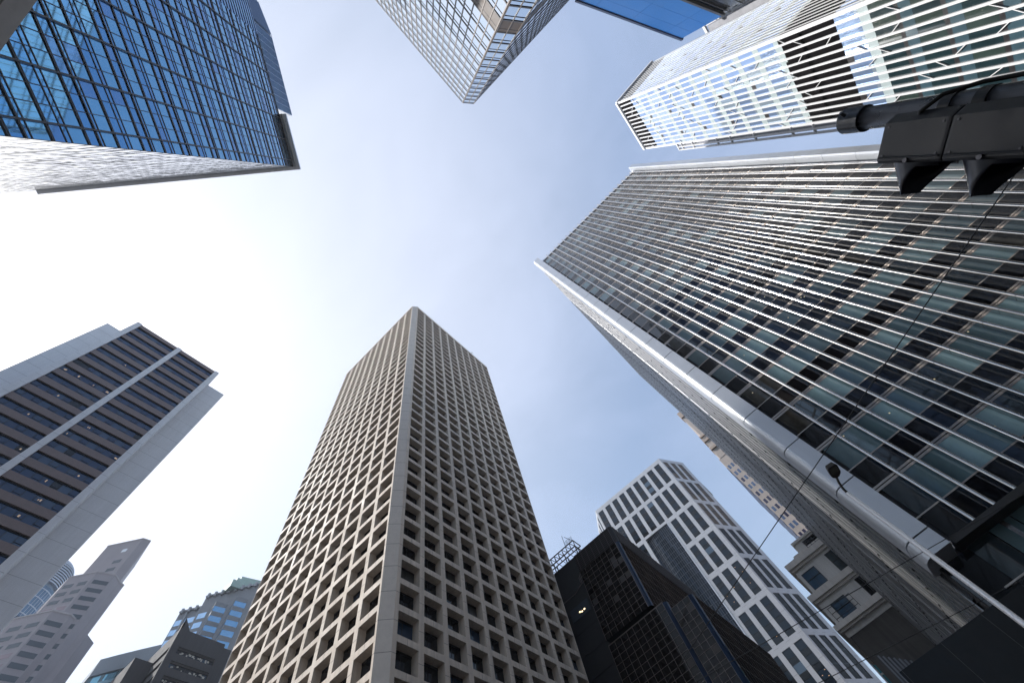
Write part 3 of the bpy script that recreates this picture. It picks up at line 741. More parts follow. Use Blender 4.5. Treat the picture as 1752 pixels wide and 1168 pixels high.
# ------------------------------------------------------------------ mirror tower, top centre
def mirror_tower():
    H = 105.; Z = lambda r: r*H + EYE
    root = thing('office_tower', 'pale mirror glass tower with brown grid lines and a narrow cut corner, top centre', 'tower', (-18, -33, 0))
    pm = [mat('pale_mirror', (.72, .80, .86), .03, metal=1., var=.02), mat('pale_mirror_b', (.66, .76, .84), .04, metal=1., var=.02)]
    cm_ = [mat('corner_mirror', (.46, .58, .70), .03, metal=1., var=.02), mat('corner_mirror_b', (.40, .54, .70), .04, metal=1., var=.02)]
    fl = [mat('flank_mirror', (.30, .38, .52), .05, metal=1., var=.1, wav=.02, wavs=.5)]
    bn = mat('brown_mullion', (.15, .125, .11), .5, metal=.2, var=0); dk = mat('dark_line', (.035, .033, .036), .4, metal=.3, var=0); bw = mat('brown_louvre', (.085, .058, .042), .6, var=.25, vs=1.)
    A, B, C_, D_ = (-36., -17.68), (-5.45, -17.68), (-3.66, -19.42), (-3.66, -48.7)
    core = MB(); core.prism([(-36, -17.9), (-5.5, -17.9), (-3.9, -19.5), (-3.9, -48.6), (-36, -48.6)], 0, Z(.998)); core.build('core', dk, root)
    floors = [1. - .0379*k for k in range(27)]; floors = [f for f in floors if f > -.01]
    fz = [Z(f) for f in floors]
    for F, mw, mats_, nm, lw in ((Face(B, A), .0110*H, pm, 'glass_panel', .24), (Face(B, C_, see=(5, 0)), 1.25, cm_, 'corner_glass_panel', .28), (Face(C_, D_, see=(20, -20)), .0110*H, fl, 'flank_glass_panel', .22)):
        q = []; h = MB(); v = MB(); n = max(2, round(F.L/mw)); w = F.L/n
        for k, z in enumerate(fz[:-1]):
            z2 = fz[k+1]; zt = z2 + .0252*H; band = abs(floors[k] - .545) < .019 or abs(floors[k]-.165) < .019
            if band:
                F.box(h, 0, F.L, z2, z, -.1, .02, 1)
            F.box(h, 0, F.L, z-lw, z+.02 if k else z, -.1, .06 if mats_ is not fl else .02, 0)
            F.box(h, 0, F.L, zt-.04, zt+.04, -.1, .04, 0)
            for i in range(n):
                for a, b in ((z2, zt), (zt, z)):
                    if not band: q.append((F.quad(i*w, (i+1)*w, a, b, 0, .004), pick((.75, .25)) if len(mats_) > 1 else 0))
        for i in range(n+1):
            e = .12 if i in (0, n) and lw > .19 else .045
            F.box(v, max(0, i*w-e), min(F.L, i*w+e), 0, fz[0], 0, .10 if mats_ is not fl else .025)
        split(h, 'floor_line', [dk, bw], root, 60); v.build('mullion', dk if mats_ is fl else bn, root)
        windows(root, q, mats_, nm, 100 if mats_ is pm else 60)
    r_ = MB(); r_.prism([(-36, -17.75), (-5.5, -17.75), (-3.75, -19.5), (-3.75, -48.65), (-36, -48.65)], Z(.9985), Z(1.0)); r_.build('roof', dk, root)
mirror_tower()

# ------------------------------------------------------------------ blue panelled building, top
def blue_panel_building():
    H = 100.; Z = lambda r: r*H + EYE
    P0, P1 = (-2.65, -47.38), (18.03, -61.38)
    root = thing('office_block', 'building crowned by flat royal blue panels above black glass, top edge of view', 'building', (2, -66, 0))
    F = Face(P0, P1); n = (-F.n.x, -F.n.y)
    def off(p, d): return (p[0]+n[0]*d, p[1]+n[1]*d)
    body = MB(); body.prism([off(P0, .3), off(P1, .3), off((18.5, -61.2), 22), off(P0, 22)], 0, Z(.995)); body.build('wall', mat('black_facade', (.012, .012, .014), .2, spec=.5, var=.2), root)
    bm = mat('royal_blue_panel', (.004, .13, .42), .45, spec=.5, var=.05, vs=.2)
    zs = [Z(.858), Z(.905), Z(.952), Z(.992)]; nx = 3; w = F.L/nx
    for j in range(3):
        for i in range(nx+1):
            a0 = max(0, (i-.5)*w if j % 1 == 0 else i*w); a1 = min(F.L, a0 + (w if a0 > 0 else .5*w))
            if a1-a0 < .1: continue
            p = MB(); F.box(p, a0+.03, a1-.03, zs[j]+.03, zs[j+1]-.03, -.2, .25); p.build('blue_panel', bm, root)
    c = MB(); F.box(c, -.1, F.L+.35, Z(.992), Z(1.0), -.5, .45); c.build('coping', mat('navy_coping', (.012, .03, .08), .4, var=0), root)
    k = MB(); z = 2.
    while z < Z(.85): F.box(k, 0, F.L, z, z+.15, 0, .1); z += 3.8
    F.box(k, 0, F.L, Z(.85), Z(.857), 0, .4)
    k.build('floor_line', mat('facade_line', (.04, .04, .045), .4, metal=.3), root)
blue_panel_building()

# ------------------------------------------------------------------ white exoskeleton tower, top right
def white_exo():
    H = 115.; Z = lambda r: r*H + EYE
    A = (.1807*H, -.4267*H); B = (.3003*H, -.4208*H); C_ = (.1731*H, -.5347*H)
    root = thing('office_tower', 'bright white framed tower with slanted braces and dark plant-floor bands, top right', 'tower', (28, -56, 0))
    wf = mat('white_steel', (.86, .86, .87), .4, var=.03, vs=.3, streak=.04)
    gl = [mat('sky_window', (.33, .46, .70), .05, metal=.6, var=.05, vs=.3), mat('sky_window_pale', (.52, .64, .76), .05, metal=.6, var=.05, vs=.3), mat('teal_reflection_window', (.014, .032, .038), .04, spec=.6, var=.2, vs=.5), mat('black_vent', (.02, .018, .02), .4, var=0), mat('olive_reflection_window', (.035, .055, .048), .05, spec=.6, var=.2, vs=.5)]
    pale = [mat('pale_spandrel', (.46, .54, .55), .25, spec=.6, var=.06, vs=.5), mat('blue_grey_spandrel', (.05, .095, .12), .15, spec=.7, var=.15, vs=1.)]
    blk = mat('plant_louvre', (.010, .009, .010), .7, spec=0., var=.15, vs=1.)
    F = Face(A, B); G = Face(A, C_, see=(0, -60))
    bx = (.3003*H, -.52*H); cx = (.1731*H+1, -.5347*H)
    core = MB(); core.prism([(A[0]+.3, A[1]-.3), (B[0]-.2, B[1]-.3), bx, (C_[0]+.3, C_[1]-.2)], 0, Z(.998)); core.build('core', blk, root)
    p = .0368*H; fl = [Z(.9385) - p*k for k in range(25)]
    fl = [z for z in fl if z > 0]
    q = []; sp = []
    def field(F, n, off, side):
        w = F.L/n; dk = MB(); br = MB(); ff = MB()
        for a, b in ((Z(.944), Z(.994)), (Z(.5068), Z(.5368))):
            F.box(dk, 0, F.L, a, b, -.2, .0)
        split(dk, 'plant_band', blk, root)
        for i in range(n):
            for k, z in enumerate(fl[:-1]):
                if Z(.5068)-p*.5 < z < Z(.5368)+p*.35: continue
                low = z < Z(.455)  # lower cells take darker tints that imitate reflected buildings
                zz = z - .0224*H
                a0, a1 = i*w, (i+1)*w
                b0 = zz if True else 0
                kind = (4 if random.random() < .3 else 2) if low else (0 if z < Z(.52) else pick((.7, .3)))
                q.append((F.quad(a0, a1, b0, z-.02, .0, .002), kind))
                if random.random() < .55: q.append((F.quad(a0, a1, b0-.45, b0, .0, .004), kind if kind < 2 else 3))
                elif not low: q.append((F.quad(a0, a1, b0-.45, b0, .0, .004), 1))
                else: q.append((F.quad(a0, a1, b0-.45, b0, .0, .004), 3))
                if i in (5, 10) and not low and k % 2 == 1 and k > 0: q.append((F.quad(a0, a1, z-.9, z, .012, 0), 3))
                sp.append((F.quad(a0, a1, b0-p+.0224*H, b0-.45, .0, .004), 1 if low else 0))
        for i in range(n+1):
            f = MB(); wd = (.10 if side else .14) if 0 < i < n else .26
            F.box(f, i*w-wd, i*w+wd, 0, Z(1), .02, .10 if side else .17); f.build('fin', wf, root)
        for i in range(0 if side else n):          # slanted braces between fins
            z = Z(.97) - random.uniform(0, 9)
            while z > 10:
                a0, a1 = (i*w, (i+1)*w) if (i // 2) % 2 == 0 else ((i+1)*w, i*w)
                hgt = random.choice((1.3, 1.6)); c = .07
                br.hexa([F(a0, z, .02), F(a1, z-hgt, .02), F(a1, z-hgt, .15), F(a0, z, .15)], [F(a0, z+c*2, .02), F(a1, z-hgt+c*2, .02), F(a1, z-hgt+c*2, .15), F(a0, z+c*2, .15)])
                z -= random.choice((3, 3, 4))*p + random.uniform(-.4, .4)
        if br.f: split(br, 'brace', wf, root)
        F.box(ff, -.2, F.L+.2, Z(.994), Z(1)+.15, -.2, .5); ff.build('top_rail', wf, root)
    field(F, 13, 0, 0); field(G, 16, 0, 1)
    windows(root, q, gl); windows(root, sp, pale, 'spandrel_panel')
    # lower lattice step on the right
    e = MB(); F2 = Face(B, (.3140*H, -.4200*H)); wd = F2.L; top = Z(.8608)
    for a in (wd*.5, wd): F2.box(e, a-.12, a+.12, 0, top, .0, .4)
    F2.box(e, 0, wd+.1, top-.35, top, .0, .45)
    z = top-2
    while z > 5: F2.box(e, 0, wd, z, z+.2, .02, .38); z -= random.choice((4.2, 6.4, 8.4))
    e.build('lattice_step', wf, root)
    s = MB(); s.box(B[0]+.0, .3125*H, -.52*H, -.4225*H, 0, top-.4); s.build('step_wall', mat('grey_cladding', (.30, .31, .35), .5, var=.1), root)
    # lower rear block with open terraces
    b = MB(); b.prism([(20.2, -66.9), (22.0, -66.8), (34, -66.8), (34, -95), (20.2, -95)], 0, 100+EYE-1); b.build('rear_block', mat('rear_grey', (.35, .36, .40), .5, var=.15, vs=.6), root)
    t = MB(); J = Face((19.9, -66.8), (19.9, -95), see=(0, -80))
    for a in [i*2.2 for i in range(13)]: J.box(t, a, a+.3, 0, 100+EYE, -.1, .3)
    z = 101.4
    while z > 4: J.box(t, 0, J.L, z-.3, z, -.1, .3); z -= 4.2
    t.box(19.6, 21.7, -67.0, -66.6, 101.0, 101.8); t.build('terrace_frame', wf, root)
white_exo()

# ------------------------------------------------------------------ distant cluster, lower left
def granite_tower():
    root = thing('office_tower', 'distant stepped lilac-grey granite tower with a faceted plan, lower left', 'tower', (14, 222, 0))
    st = mat('lilac_granite', (.33, .30, .32), .6, var=.1, vs=.15, streak=.06); wn = [mat('granite_window', (.06, .075, .09), .1, spec=.6, var=0), mat('granite_window_rose', (.30, .22, .24), .2, spec=.5, var=0)]
    E_ = EYE
    t3 = [(-8, 230), (-.8, 218.3), (6.6, 208.9), (12.35, 208.1), (16.3, 210.6), (22.0, 215.2), (25.8, 218.2), (26, 240), (-8, 240)]
    t2 = [(3.3, 219), (9.8, 211), (15.95, 209), (19.2, 211.7), (21.5, 212.8), (24, 236), (3, 236)]
    t1 = [(6.6, 224.1), (15.8, 212), (19.2, 211.6), (22, 230), (6.6, 232)]
    t0 = [(-14, 228), (-6, 219), (0, 209.5), (4, 205.5), (8, 206), (8, 230), (-14, 235)]
    for n_, pl, z in (('lower_tier', t3, 138), ('middle_tier', t2, 157.6), ('upper_tier', t1, 179.4), ('base_tier', t0, 112)):
        b = MB(); b.prism(pl[::-1], 0, z+E_); b.build(n_, st, root)
    c = MB()
    for pl, z in ((t3, 138), (t2, 157.6), (t1, 179.4)):
        for i in range(4 if pl is not t1 else 2):
            F = Face(pl[i], pl[i+1]); F.box(c, 0, F.L, z+E_-.5, z+E_+.15, 0, .15)
    split(c, 'cornice', mat('lilac_trim', (.40, .37, .38), .6), root)
    b = MB(); b.prism([(25.8, 218.2), (31, 222), (30, 240), (22, 240), (22, 215.2)][::-1], 0, 119+E_); b.build('side_tier', st, root)
    q = []
    def win(a, b, z0, n, zs, ws, p=3.6, mi=None):
        F = Face(a, b)
        for k in range(n):
            for f0, f1 in ws:
                m_ = 0 if (k % 5 < 3) else 1
                m_ = m_ if mi is None else mi
                q.append((F.quad(F.L*f0, F.L*f1, z0-k*p-1.75, z0-k*p, .05), m_))
    win(t3[2], t3[3], 136, 30, 0, ((.1, .95),), mi=0); win(t3[1], t3[2], 135.5, 30, 0, ((.08, .42), (.55, .9)))
    win(t2[1], t2[2], 155.6, 14, 0, ((.15, .95),), mi=0); win(t2[0], t2[1], 155, 14, 0, ((.1, .45), (.6, .92)))
    win(t1[0], t1[1], 170, 6, 0, ((.62, .85),), 4.2, mi=0)
    F = Face(t1[0], t1[1]); F3 = Face(t3[3], t3[4])
    for k in range(8): 
        G = Face(t3[4], t3[5]); q.append((G.quad(G.L*.25, G.L*.4, 130-k*7-1.2, 130-k*7, .05), 0)); G = Face((25.8, 218.2), (31, 222)); q.append((G.quad(2.6, 3.7, 110-k*7-1.5, 110-k*7, .05), 0))
    windows(root, q, wn)
    h = MB(); F = Face(t1[0], t1[1]); h.poly(F.quad(F.L*.62, F.L*.76, 174.4, 176.2, .06)); h.build('roof_opening', mat('bright_opening', (.85, .88, .92), .6, var=0), root)
    gr = thing('balcony_planting', 'low green shrubs along the ledge of the granite tower, bottom left corner', 'shrubs', (-3, 216, 113.6))
    p_ = MB()
    for i in range(260):
        f = random.random(); x = -6+10*f + random.uniform(-.5, .5); y = 219-13.4*f + random.uniform(-.3, .3)+.6; z = 113.7 + random.uniform(0, .9)
        a = random.uniform(0, 6.28); r = random.uniform(.15, .35)
        p_.poly([(x-r*math.cos(a), y-r*math.sin(a), z), (x+r*math.cos(a), y+r*math.sin(a), z+.1), (x+r*.3, y+r*.3, z+r*1.4)])
    p_.build('foliage', mat('shrub_green', (.05, .09, .04), .8), gr)
granite_tower()

def round_tower():
    root = thing('office_tower', 'distant round glass tower with a domed ribbed crown, behind the granite tower', 'tower', (-6, 262, 0))
    cx, cy, r = -3.0, 262., 8.6; E_ = EYE
    n = 40; ring = lambda rr, a0=0: [(cx+rr*math.cos(2*math.pi*i/n), cy+rr*math.sin(2*math.pi*i/n)) for i in range(n)]
    b = MB(); b.prism(ring(r-.4), 0, 176+E_); b.build('curtain_wall', mat('hazy_blue_glass', (.10, .19, .30), .12, spec=.8, var=.3, vs=.25), root)
    c = MB(); b = MB()
    for k in range(13): c.prism(ring(r-.1 - (.0 if k < 9 else (k-8)**1.6*.35)), 178+k*1.1+E_, 178.5+k*1.1+E_)
    c.build('crown_ring', mat('hazy_steel', (.50, .53, .58), .4, metal=.6, var=.1), root)
    b.prism(ring(r-1.5), 176+E_, 188+E_); b.build('crown', mat('crown_glass', (.24, .32, .42), .2, spec=.7), root)
    t = MB(); z = 20.
    while z < 176: t.prism(ring(r-.3), z, z+.4); z += 3.8
    for i in range(n):
        x, y = ring(r-.35)[i]; t.tube([(x, y, 0), (x, y, 176)], .12, 4)
    t.build('mullion', MATS['hazy_steel'], root)
    d = MB()
    for z in (160, 148, 134, 121, 108):
        for q in range(5): d.tube([(cx+r+1.0*math.sin(q), cy-3-q, z+q*.7), (cx+1, cy-r-1, z+q*.7-1)], .25, 5)
    d.build('exposed_brace', mat('dark_brace', (.10, .12, .16), .6), root)
round_tower()

def bay_tower():
    root = thing('office_tower', 'grey stone tower with zigzag glazed bays and bracketed cornice, left of the beige tower', 'tower', (60, 190, 0))
    E_ = EYE; st = mat('slate_stone', (.25, .265, .29), .65, var=.08, vs=.3, streak=.05); tr = mat('slate_trim', (.32, .34, .37), .6)
    wn = [mat('bay_glass', (.42, .58, .74), .06, metal=1., var=.06, vs=.4), mat('bay_glass_deep', (.22, .40, .56), .08, metal=1., var=.1, vs=.4)]
    d = Vector((.60, -.80)); P0 = Vector((41.6, 188.)); P1 = P0 + d*8.2
    Pb = P0 + Vector((.8, .6))*30
    zt = 137.2
    b = MB(); b.prism([tuple(P0), tuple(P1), tuple(P1+Vector((.8, .6))*30), tuple(Pb)], 0, zt+E_); b.build('wall', st, root)
    Q1 = P1 + d*24; b = MB(); b.prism([tuple(P1+d*.02-Vector((.8, .6))*.6), tuple(Q1-Vector((.8, .6))*.6), tuple(Q1+Vector((.8, .6))*30), tuple(P1+d*.02+Vector((.8, .6))*30)], 0, zt+4+E_); b.build('taller_wall', st, root)
    F = Face(tuple(P0), tuple(P1)); F2 = Face(tuple(P1-Vector((.8, .6))*.6), tuple(Q1-Vector((.8, .6))*.6))
    q = []; k = 0; cz = MB()
    for k in range(22):
        z = zt-3.4-3.8*k+E_
        q.append((F.quad(.3, 2.6, z-2.3, z, .06, .01), 0)); q.append((F.quad(3.9, 7.4, z-2.3, z, .06, .01), 0))
        q.append((F2.quad(.5, 3.6, z-2.1, z+.2, .06, .01), 0))
        # zigzag bays
        for s0 in (4.6, 12.2):
            zz = z-.4
            a, b_, c_ = F2(s0, 0, .05), F2(s0+3.1, 0, 3.0), F2(s0+6.2, 0, .05)
            q.append(([(a[0], a[1], zz-2.1), (b_[0], b_[1], zz-2.1), (b_[0], b_[1], zz), (a[0], a[1], zz)], 0))
            q.append(([(b_[0], b_[1], zz-2.1), (c_[0], c_[1], zz-2.1), (c_[0], c_[1], zz), (b_[0], b_[1], zz)], 1))
            if k % 1 == 0: cz.prism([a[:2], F2(s0+3.1, 0, 3.1)[:2], c_[:2]], zz, zz+1.7)
    cz.build('bay_spandrel', st, root)
    windows(root, q, wn)
    c = MB()
    for s0, s1, FF, z in ((0, 8.2, F, zt), (0, 24, F2, zt+4)):
        FF.box(c, s0, s1, z+E_-.1, z+E_+.5, 0, .5)
        a = s0+.8
        while a < s1: FF.box(c, a, a+.8, z+E_-.9, z+E_+1.0, .0, .9); a += 2.6
    for a in (3.0, 7.8): F.box(c, a, a+.6, zt-12+E_, zt+E_, .0, .5)
    split(c, 'cornice', tr, root)
    g = MB(); c0 = P1+d*9+Vector((.8, .6))*6; 
    for i in range(3): g.prism([tuple(c0+Vector((-7+2*i, -7+2*i))), tuple(c0+Vector((9-2*i, -9+2*i))), tuple(c0+Vector((9-2*i, 9-2*i))), tuple(c0+Vector((-7+2*i, 9-2*i)))], zt+4+E_+i*3.0, zt+7+E_+i*3.0)
    g.build('green_roof', mat('copper_green', (.36, .48, .44), .6, var=.1), root)
bay_tower()

def teal_curved():
    root = thing('office_block', 'low curved teal glass building with a grey roof band, bottom left between towers', 'building', (70, 240, 0))
    E_ = EYE; k = 147.; P = [(.2342*k, 1.6323*k), (.2600*k, 1.5960*k), (.2950*k, 1.5500*k), (.3290*k, 1.5070*k), (.40*k, 1.42*k)]
    gl = [mat('aqua_glass', (.22, .48, .58), .08, metal=.9, var=.15, vs=.3), mat('aqua_glass_dark', (.05, .12, .15), .1, spec=.7, var=.2, vs=.3)]
    back = [(90, 230), (60, 262), (36, 262)]
    b = MB(); b.prism(([(x+1.0, y+.9) for x, y in P] + back)[::-1], 0, 140+E_); b.build('core', gl[1], root)
    r_ = MB(); r_.prism((P + back)[::-1], 140.2+E_, k+E_); r_.build('roof_band', mat('roof_band_grey', (.30, .34, .38), .5, metal=.3, var=.05), root)
    q = []; mu = MB()
    for i in range(len(P)-1):
        F = Face((P[i][0]+.5, P[i][1]+.4), (P[i+1][0]+.5, P[i+1][1]+.4)); n = 4
        for kk in range(18):
            z = 140-kk*4.2+E_
            for j in range(n): q.append((F.quad(F.L*j/n, F.L*(j+1)/n, z-2.9, z, .05, .02), 0 if (i+j+kk//2) % 3 else 1))
            F.box(mu, 0, F.L, z-4.2, z-2.9, 0, .15)
            for j in range(n*2): F.box(mu, F.L*j/n/2-.05, F.L*j/n/2+.05, z-2.9, z, 0, .15)
    windows(root, q, gl, 'glass_panel'); mu.build('floor_band', mat('aqua_band', (.28, .46, .54), .3, metal=.5), root)
teal_curved()

def concrete_block():
    root = thing('office_block', 'dark grey concrete block with ribbon windows and white items inside, bottom left', 'building', (42, 150, 0))
    E_ = EYE; H = 98.6; cn = mat('dark_concrete', (.07, .072, .080), .8, var=.12, vs=.6, streak=.18, bump=.2)
    wn = [mat('ribbon_glass', (.02, .03, .05), .06, spec=.6, var=.2), mat('ribbon_glass_blue', (.04, .08, .14), .06, spec=.6, var=0)]
    x0, x1, y0 = .3383*H, .4771*H, 140.
    b = MB(); b.box(x0+.4, x1-.2, y0+.8, y0+24, 0, H-.3+E_); b.build('core', MATS['core_dark'], root)
    F = Face((x0, y0), (x1+3.0, y0)); G = Face((x0, y0), (x0, y0+22), see=(0, 150)); fr = MB(); q = []; pit = 3.65
    L = x1-x0
    F.box(fr, 0, 1.9, 0, H+E_, -.8, 0); F.box(fr, L-1.0, L, 0, H+E_, -.8, 0)
    zt = H+E_; first = H-4.55+E_
    for k in range(22):
        z = first-k*pit; F.box(fr, 1.9, L-1.0, z, zt, -.8, -.003); zt = z-1.75
        n = 7; w = (L-2.9)/n
        for i in range(n): q.append((F.quad(1.9+i*w+.05, 1.9+(i+1)*w-.05, z-1.75, z, -.6, .01), pick((.7, .3))))
        F.box(fr, 1.9, L-1.0, z-.45, z, -.8, -.3)
    fr.poly([F(0, H+E_, 0), F(2.6, H+E_, 0), F(0, H+3.2+E_, 0)]); F.box(fr, 0, .5, H+E_, H+1.8+E_, -1, 0)
    zt = H+E_
    for k in range(22):
        z = first-k*pit; G.box(fr, .8, 22, z-.2, zt, -.6, .0); zt = z-1.9
        q.append((G.quad(.9, 22, z-1.9, z-.2, -.4), 0))
    fr.build('facade', cn, root)
    windows(root, q, wn)
    it = MB()
    for _ in range(70):
        k = random.randrange(0, 4); z = first-k*pit-1.75+random.uniform(.1, .9); a = 2.2+random.random()*(L-4)
        it.poly(F.quad(a, a+random.uniform(.25, .7), z, z+random.uniform(.2, .6), -.57))
    it.build('clutter', mat('pale_clutter', (.55, .55, .52), .7, var=.2), root, kind='stuff')
    s = MB(); s.box(x1+.02, x1+2.6, y0+.6, y0+14, 0, H-.6+E_); s.build('stair_tower', cn, root)
    s = MB(); s.box(28.4, 33.2, 148, 166, 0, 93.5+E_); s.build('rear_wing', cn, root)
concrete_block()

# ------------------------------------------------------------------ street objects
def walkway():
    root = thing('footbridge', 'grey concrete footbridge underside cutting the top left corner', 'footbridge', (-8.2, 8, 0))
    c = mat('bridge_concrete', (.55, .53, .51), .8, var=.15, vs=2., bump=.4, bs=6)
    b = MB(); b.box(-12., -4.62, -14, 40, 6.9+EYE, 7.24+EYE); b.build('deck', c, root)
    b = MB(); b.box(-12, -11.7, -14, 40, 7.24+EYE, 8.3+EYE); b.build('parapet', c, root)
    for y in (-8, 18, 36):
        p = MB(); p.box(-9., -8.1, y, y+1.1, 0, 6.9+EYE); p.build('pier', c, root)
walkway()

def street_lamp():
    root = thing('street_lamp', 'slim steel street lamp with a flat brown head in front of the silver panel', 'street lamp', (11.82, -2.07, 0))
    st = mat('galvanised_pole', (.78, .78, .78), .35, metal=.5, var=.02, vs=3.); br = mat('lamp_brown', (.055, .045, .035), .45, var=.15, vs=4.)
    p = MB(); p.tube([(11.82, -2.07, 0), (11.82, -2.07, .5), (11.82, -2.07, .52), (11.82, -2.07, 6.45+EYE)], [.09, .09, .065, .046], 20); p.build('pole', st, root, smooth=True)
    a = MB(); a.tube([(11.82, -2.07, 6.4+EYE), (11.80, -2.085, 6.55+EYE), (11.70, -2.13, 6.68+EYE), (11.58, -2.19, 6.76+EYE)], [.035, .03, .028, .028], 12); a.build('arm', br, root, smooth=True)
    h = MB(); u = Vector((-.34, -.035, .02)); v = Vector((.02, -.13, 0)); o = Vector((11.56, -2.20, 6.76+EYE)); w = Vector((0, 0, .045))
    out = [(0, -.35), (0, .35), (.22, .85), (.42, 1), (1.1, 1), (1.28, .8), (1.28, -.8), (1.1, -1), (.42, -1), (.22, -.85)]
    bot = [o+u*a_+v*b_-w for a_, b_ in out]; top = [o+u*a_+v*b_*.8+w*1.2 for a_, b_ in out]; k = len(h.v); n = len(out)
    h.v += [tuple(q) for q in bot+top]; h.f.append(tuple(range(n))); h.f.append(tuple(range(2*n-1, n-1, -1))); h.m += [0, 0]
    for i in range(n): h.f.append((i, n+i, n+(i+1) % n, (i+1) % n)); h.m.append(0)
    hd = h.build('lamp_head', br, root)
    l = MB(); l.poly([tuple(o+u*a_+v*b_-w*1.1) for a_, b_ in ((.5, -.68), (.5, .68), (1.1, .68), (1.1, -.68))]); l.build('lens', mat('lens_grey', (.16, .15, .12), .15, spec=.7, var=0), hd)
street_lamp()

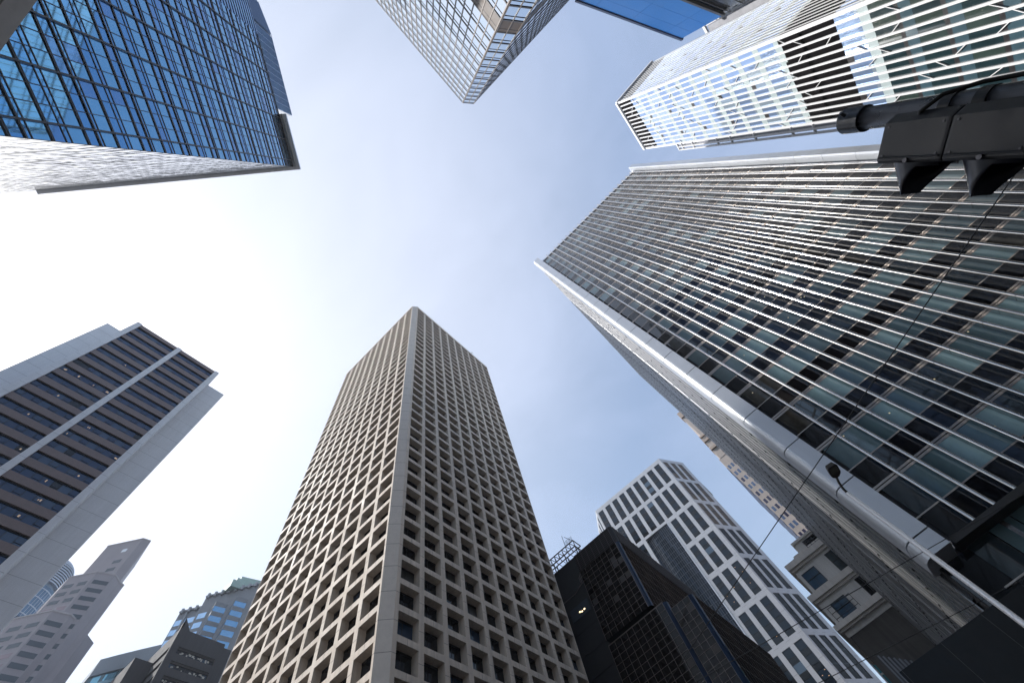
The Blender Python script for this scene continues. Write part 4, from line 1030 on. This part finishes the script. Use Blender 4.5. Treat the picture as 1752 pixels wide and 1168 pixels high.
def traffic_light():
    az = R(-51.); rh = Vector((math.cos(az), math.sin(az), 0)); th_ = Vector((-math.sin(az), math.cos(az), 0)); up = Vector((0, 0, 1))
    P = lambda r, t, z: rh*r + th_*t + up*(z+EYE)
    pc = P(3.12, -.17, 0)
    root = thing('traffic_light', 'black traffic light head seen from the side, strapped to a round dark pole', 'traffic light', (pc.x, pc.y, 0))
    bk = mat('black_polycarbonate', (.009, .010, .014), .5, spec=.5, var=.15, vs=9., bump=.01, bs=120); pm = mat('painted_pole', (.030, .033, .040), .3, spec=.5, var=.4, vs=14., bump=.1, bs=40); dk = mat('visor_black', (.012, .015, .024), .32, spec=.5, var=.2, vs=8.)
    p = MB(); b = P(3.12, -.17, -EYE); t = P(3.12, -.17, 2.85); p.tube([b, t], .074, 36); p.build('pole', pm, root, smooth=True)
    c = MB(); c.tube([P(3.12, -.17, 2.78), P(3.12, -.17, 2.93), P(3.12, -.17, 2.95)], [.088, .088, .07], 36); c.build('pole_cap', pm, root)
    s = MB()
    for z in (2.25, 2.08, 1.2): s.tube([P(3.12, -.17, z-.03), P(3.12, -.17, z+.03)], .08, 32); s.hexa([P(3.02, -.14, z-.03), P(3.1, -.14, z-.03), P(3.1, -.06, z-.03), P(3.02, -.06, z-.03)], [P(3.02, -.14, z+.03), P(3.1, -.14, z+.03), P(3.1, -.06, z+.03), P(3.02, -.06, z+.03)])
    split(s, 'strap', mat('strap_black', (.02, .02, .02), .45, var=.2), root)
    bt = MB(); bt.tube([P(3.02, -.20, 2.86), P(2.98, -.22, 2.86)], .012, 8); bt.build('bolt', pm, root)
    top = 2.367; h = .361
    for i in range(3):
        z1 = top-i*h-.003; z0 = z1-h+.008
        prof = [(2.80, -.105), (2.80, .105), (2.812, .119), (3.06, .119), (3.08, .10), (3.08, -.12), (3.05, -.155), (2.86, -.155)]
        b = MB(); k = len(b.v); n = len(prof); rings = []
        for zz, sc in ((z0, .985), (z0+.012, 1), (z1-.012, 1), (z1, .985)):
            rings.append([P(2.94+(r-2.94)*sc, (t)*sc, zz) for r, t in prof])
        for rg in rings: b.v += [tuple(q) for q in rg]
        b.f.append(tuple(range(n-1, -1, -1))); b.f.append(tuple(3*n+i_ for i_ in range(n))); b.m += [0, 0]
        for a in range(3):
            for j in range(n): b.f.append((a*n+j, a*n+(j+1) % n, (a+1)*n+(j+1) % n, (a+1)*n+j)); b.m.append(0)
        sec = b.build('signal_section', bk, root)
        d = MB(); d.tube([P(2.795, .088, z0+.01), P(2.795, .088, z1-.01)], .006, 8); d.build('door_hinge', bk, sec)
        w_ = MB()
        for tt, zz in ((-.085, z1-.03), (.075, z1-.03), (-.085, z0+.03), (.075, z0+.03)): w_.tube([P(2.80, tt, zz), P(2.794, tt, zz)], .006, 10)
        w_.tube([P(2.80, .105, (z0+z1)/2), P(2.786, .105, (z0+z1)/2)], .013, 12)
        ws_ = mat('worn_steel', (.10, .10, .11), .45, metal=.8, var=.3, vs=30.); split(w_, 'screw', ws_, sec)
        # cutaway visor
        v = MB(); zc = (z0+z1)/2; n = 28; R0 = .142; 
        def ring(f, rr, lt):
            out = []
            for j in range(n+1):
                q = R(-150 + 300*j/n); lo = abs(math.degrees(q)); L = .19 if lo < 42 else .19*max(.12, 1-(lo-42)/75.)
                ff = f*L; out.append(P(2.94 + rr*(1-.30*ff/.19)*math.sin(q), .119+ff, zc + rr*(1-.12*ff/.19)*math.cos(q) - .30*ff))
            return out
        g = [ring(f, R0, 0) for f in (0, .25, .5, .75, 1)] + [ring(f, R0-.006, 0) for f in (1, .5, 0)]
        for rg in g: v.v += [tuple(q) for q in rg]
        for a in range(len(g)-1):
            for j in range(n): v.f.append((a*(n+1)+j, a*(n+1)+j+1, (a+1)*(n+1)+j+1, (a+1)*(n+1)+j)); v.m.append(0)
        v.build('visor', dk, sec, smooth=True)
        l = MB(); l.prism([(0, 0), (1, 0), (0, 1)], 0, 0); l = MB(); cc = [P(2.94+.12*math.sin(R(15*j)), .124, zc+.12*math.cos(R(15*j))) for j in range(24)]; l.poly(cc); l.build('lens', mat(('lens_red', 'lens_amber', 'lens_green')[i], ((.10, .01, .01), (.12, .06, .01), (.01, .08, .05))[i], .2, var=0), sec)
    cb = MB(); cb.tube([P(2.86, -.10, 2.22), P(2.84, -.15, 2.21), P(2.90, -.225, 2.16), P(3.0, -.262, 2.05), P(3.06, -.27, 1.9), P(3.08, -.268, 1.6), P(3.1, -.26, 1.0), P(3.12, -.25, .2)], .0125, 10); cb.build('cable', mat('rubber_black', (.008, .008, .008), .5, var=0), root, smooth=True)
    gn = MB(); gn.tube([P(2.855, -.09, 2.24), P(2.855, -.13, 2.235)], .028, 12); gn.build('cable_gland', MATS['rubber_black'], root)
traffic_light()

def wire(p0, p1, e0, e1, z, label, r=.013, name='overhead_wire'):
    a = Vector(p0); b = Vector(p1); d = b-a; A = a-d*e0; B = b+d*e1
    m_ = MB(); n = 30; pts = []
    for i in range(n+1):
        f = i/n; q = A.lerp(B, f); pts.append((q.x, q.y, z+EYE - .0*math.sin(math.pi*f)))
    m_.tube(pts, r, 6)
    o = m_.build(name, mat('cable_black', (.012, .012, .012), .5, var=0)); o['label'] = label; o['category'] = 'wire'; o['group'] = 'overhead tram wires'
wire((9.117, -9.966), (16.534, 5.776), 1.6, 2.02, 8., 'thin black wire running steeply from behind the traffic light visor across the white panelled tower')
wire((21.03, -7.32), (17.79, 5.27), 2.4, 3.2, 8., 'upper of two shallow black wires, crossing the lamp pole and the cream building')
wire((26.36, -6.07), (23.16, 2.71), 1.05, 3.6, 8., 'lower of two shallow black wires, running over the dark podium')

# ------------------------------------------------------------------ air
def haze():
    b = MB(); b.box(-950, 950, -950, 950, -1, 215)
    m_ = bpy.data.materials.new('haze_air'); m_.use_nodes = True; t = m_.node_tree; t.nodes.clear()
    o = N(t, 'ShaderNodeOutputMaterial'); v = N(t, 'ShaderNodeVolumePrincipled')
    v.inputs['Color'].default_value = (.88, .92, 1, 1); v.inputs['Density'].default_value = HAZE; v.inputs['Anisotropy'].default_value = .1
    t.links.new(v.outputs[0], o.inputs['Volume'])
    ob = b.build('haze', m_); ob['kind'] = 'stuff'
HAZE = .00028
haze()
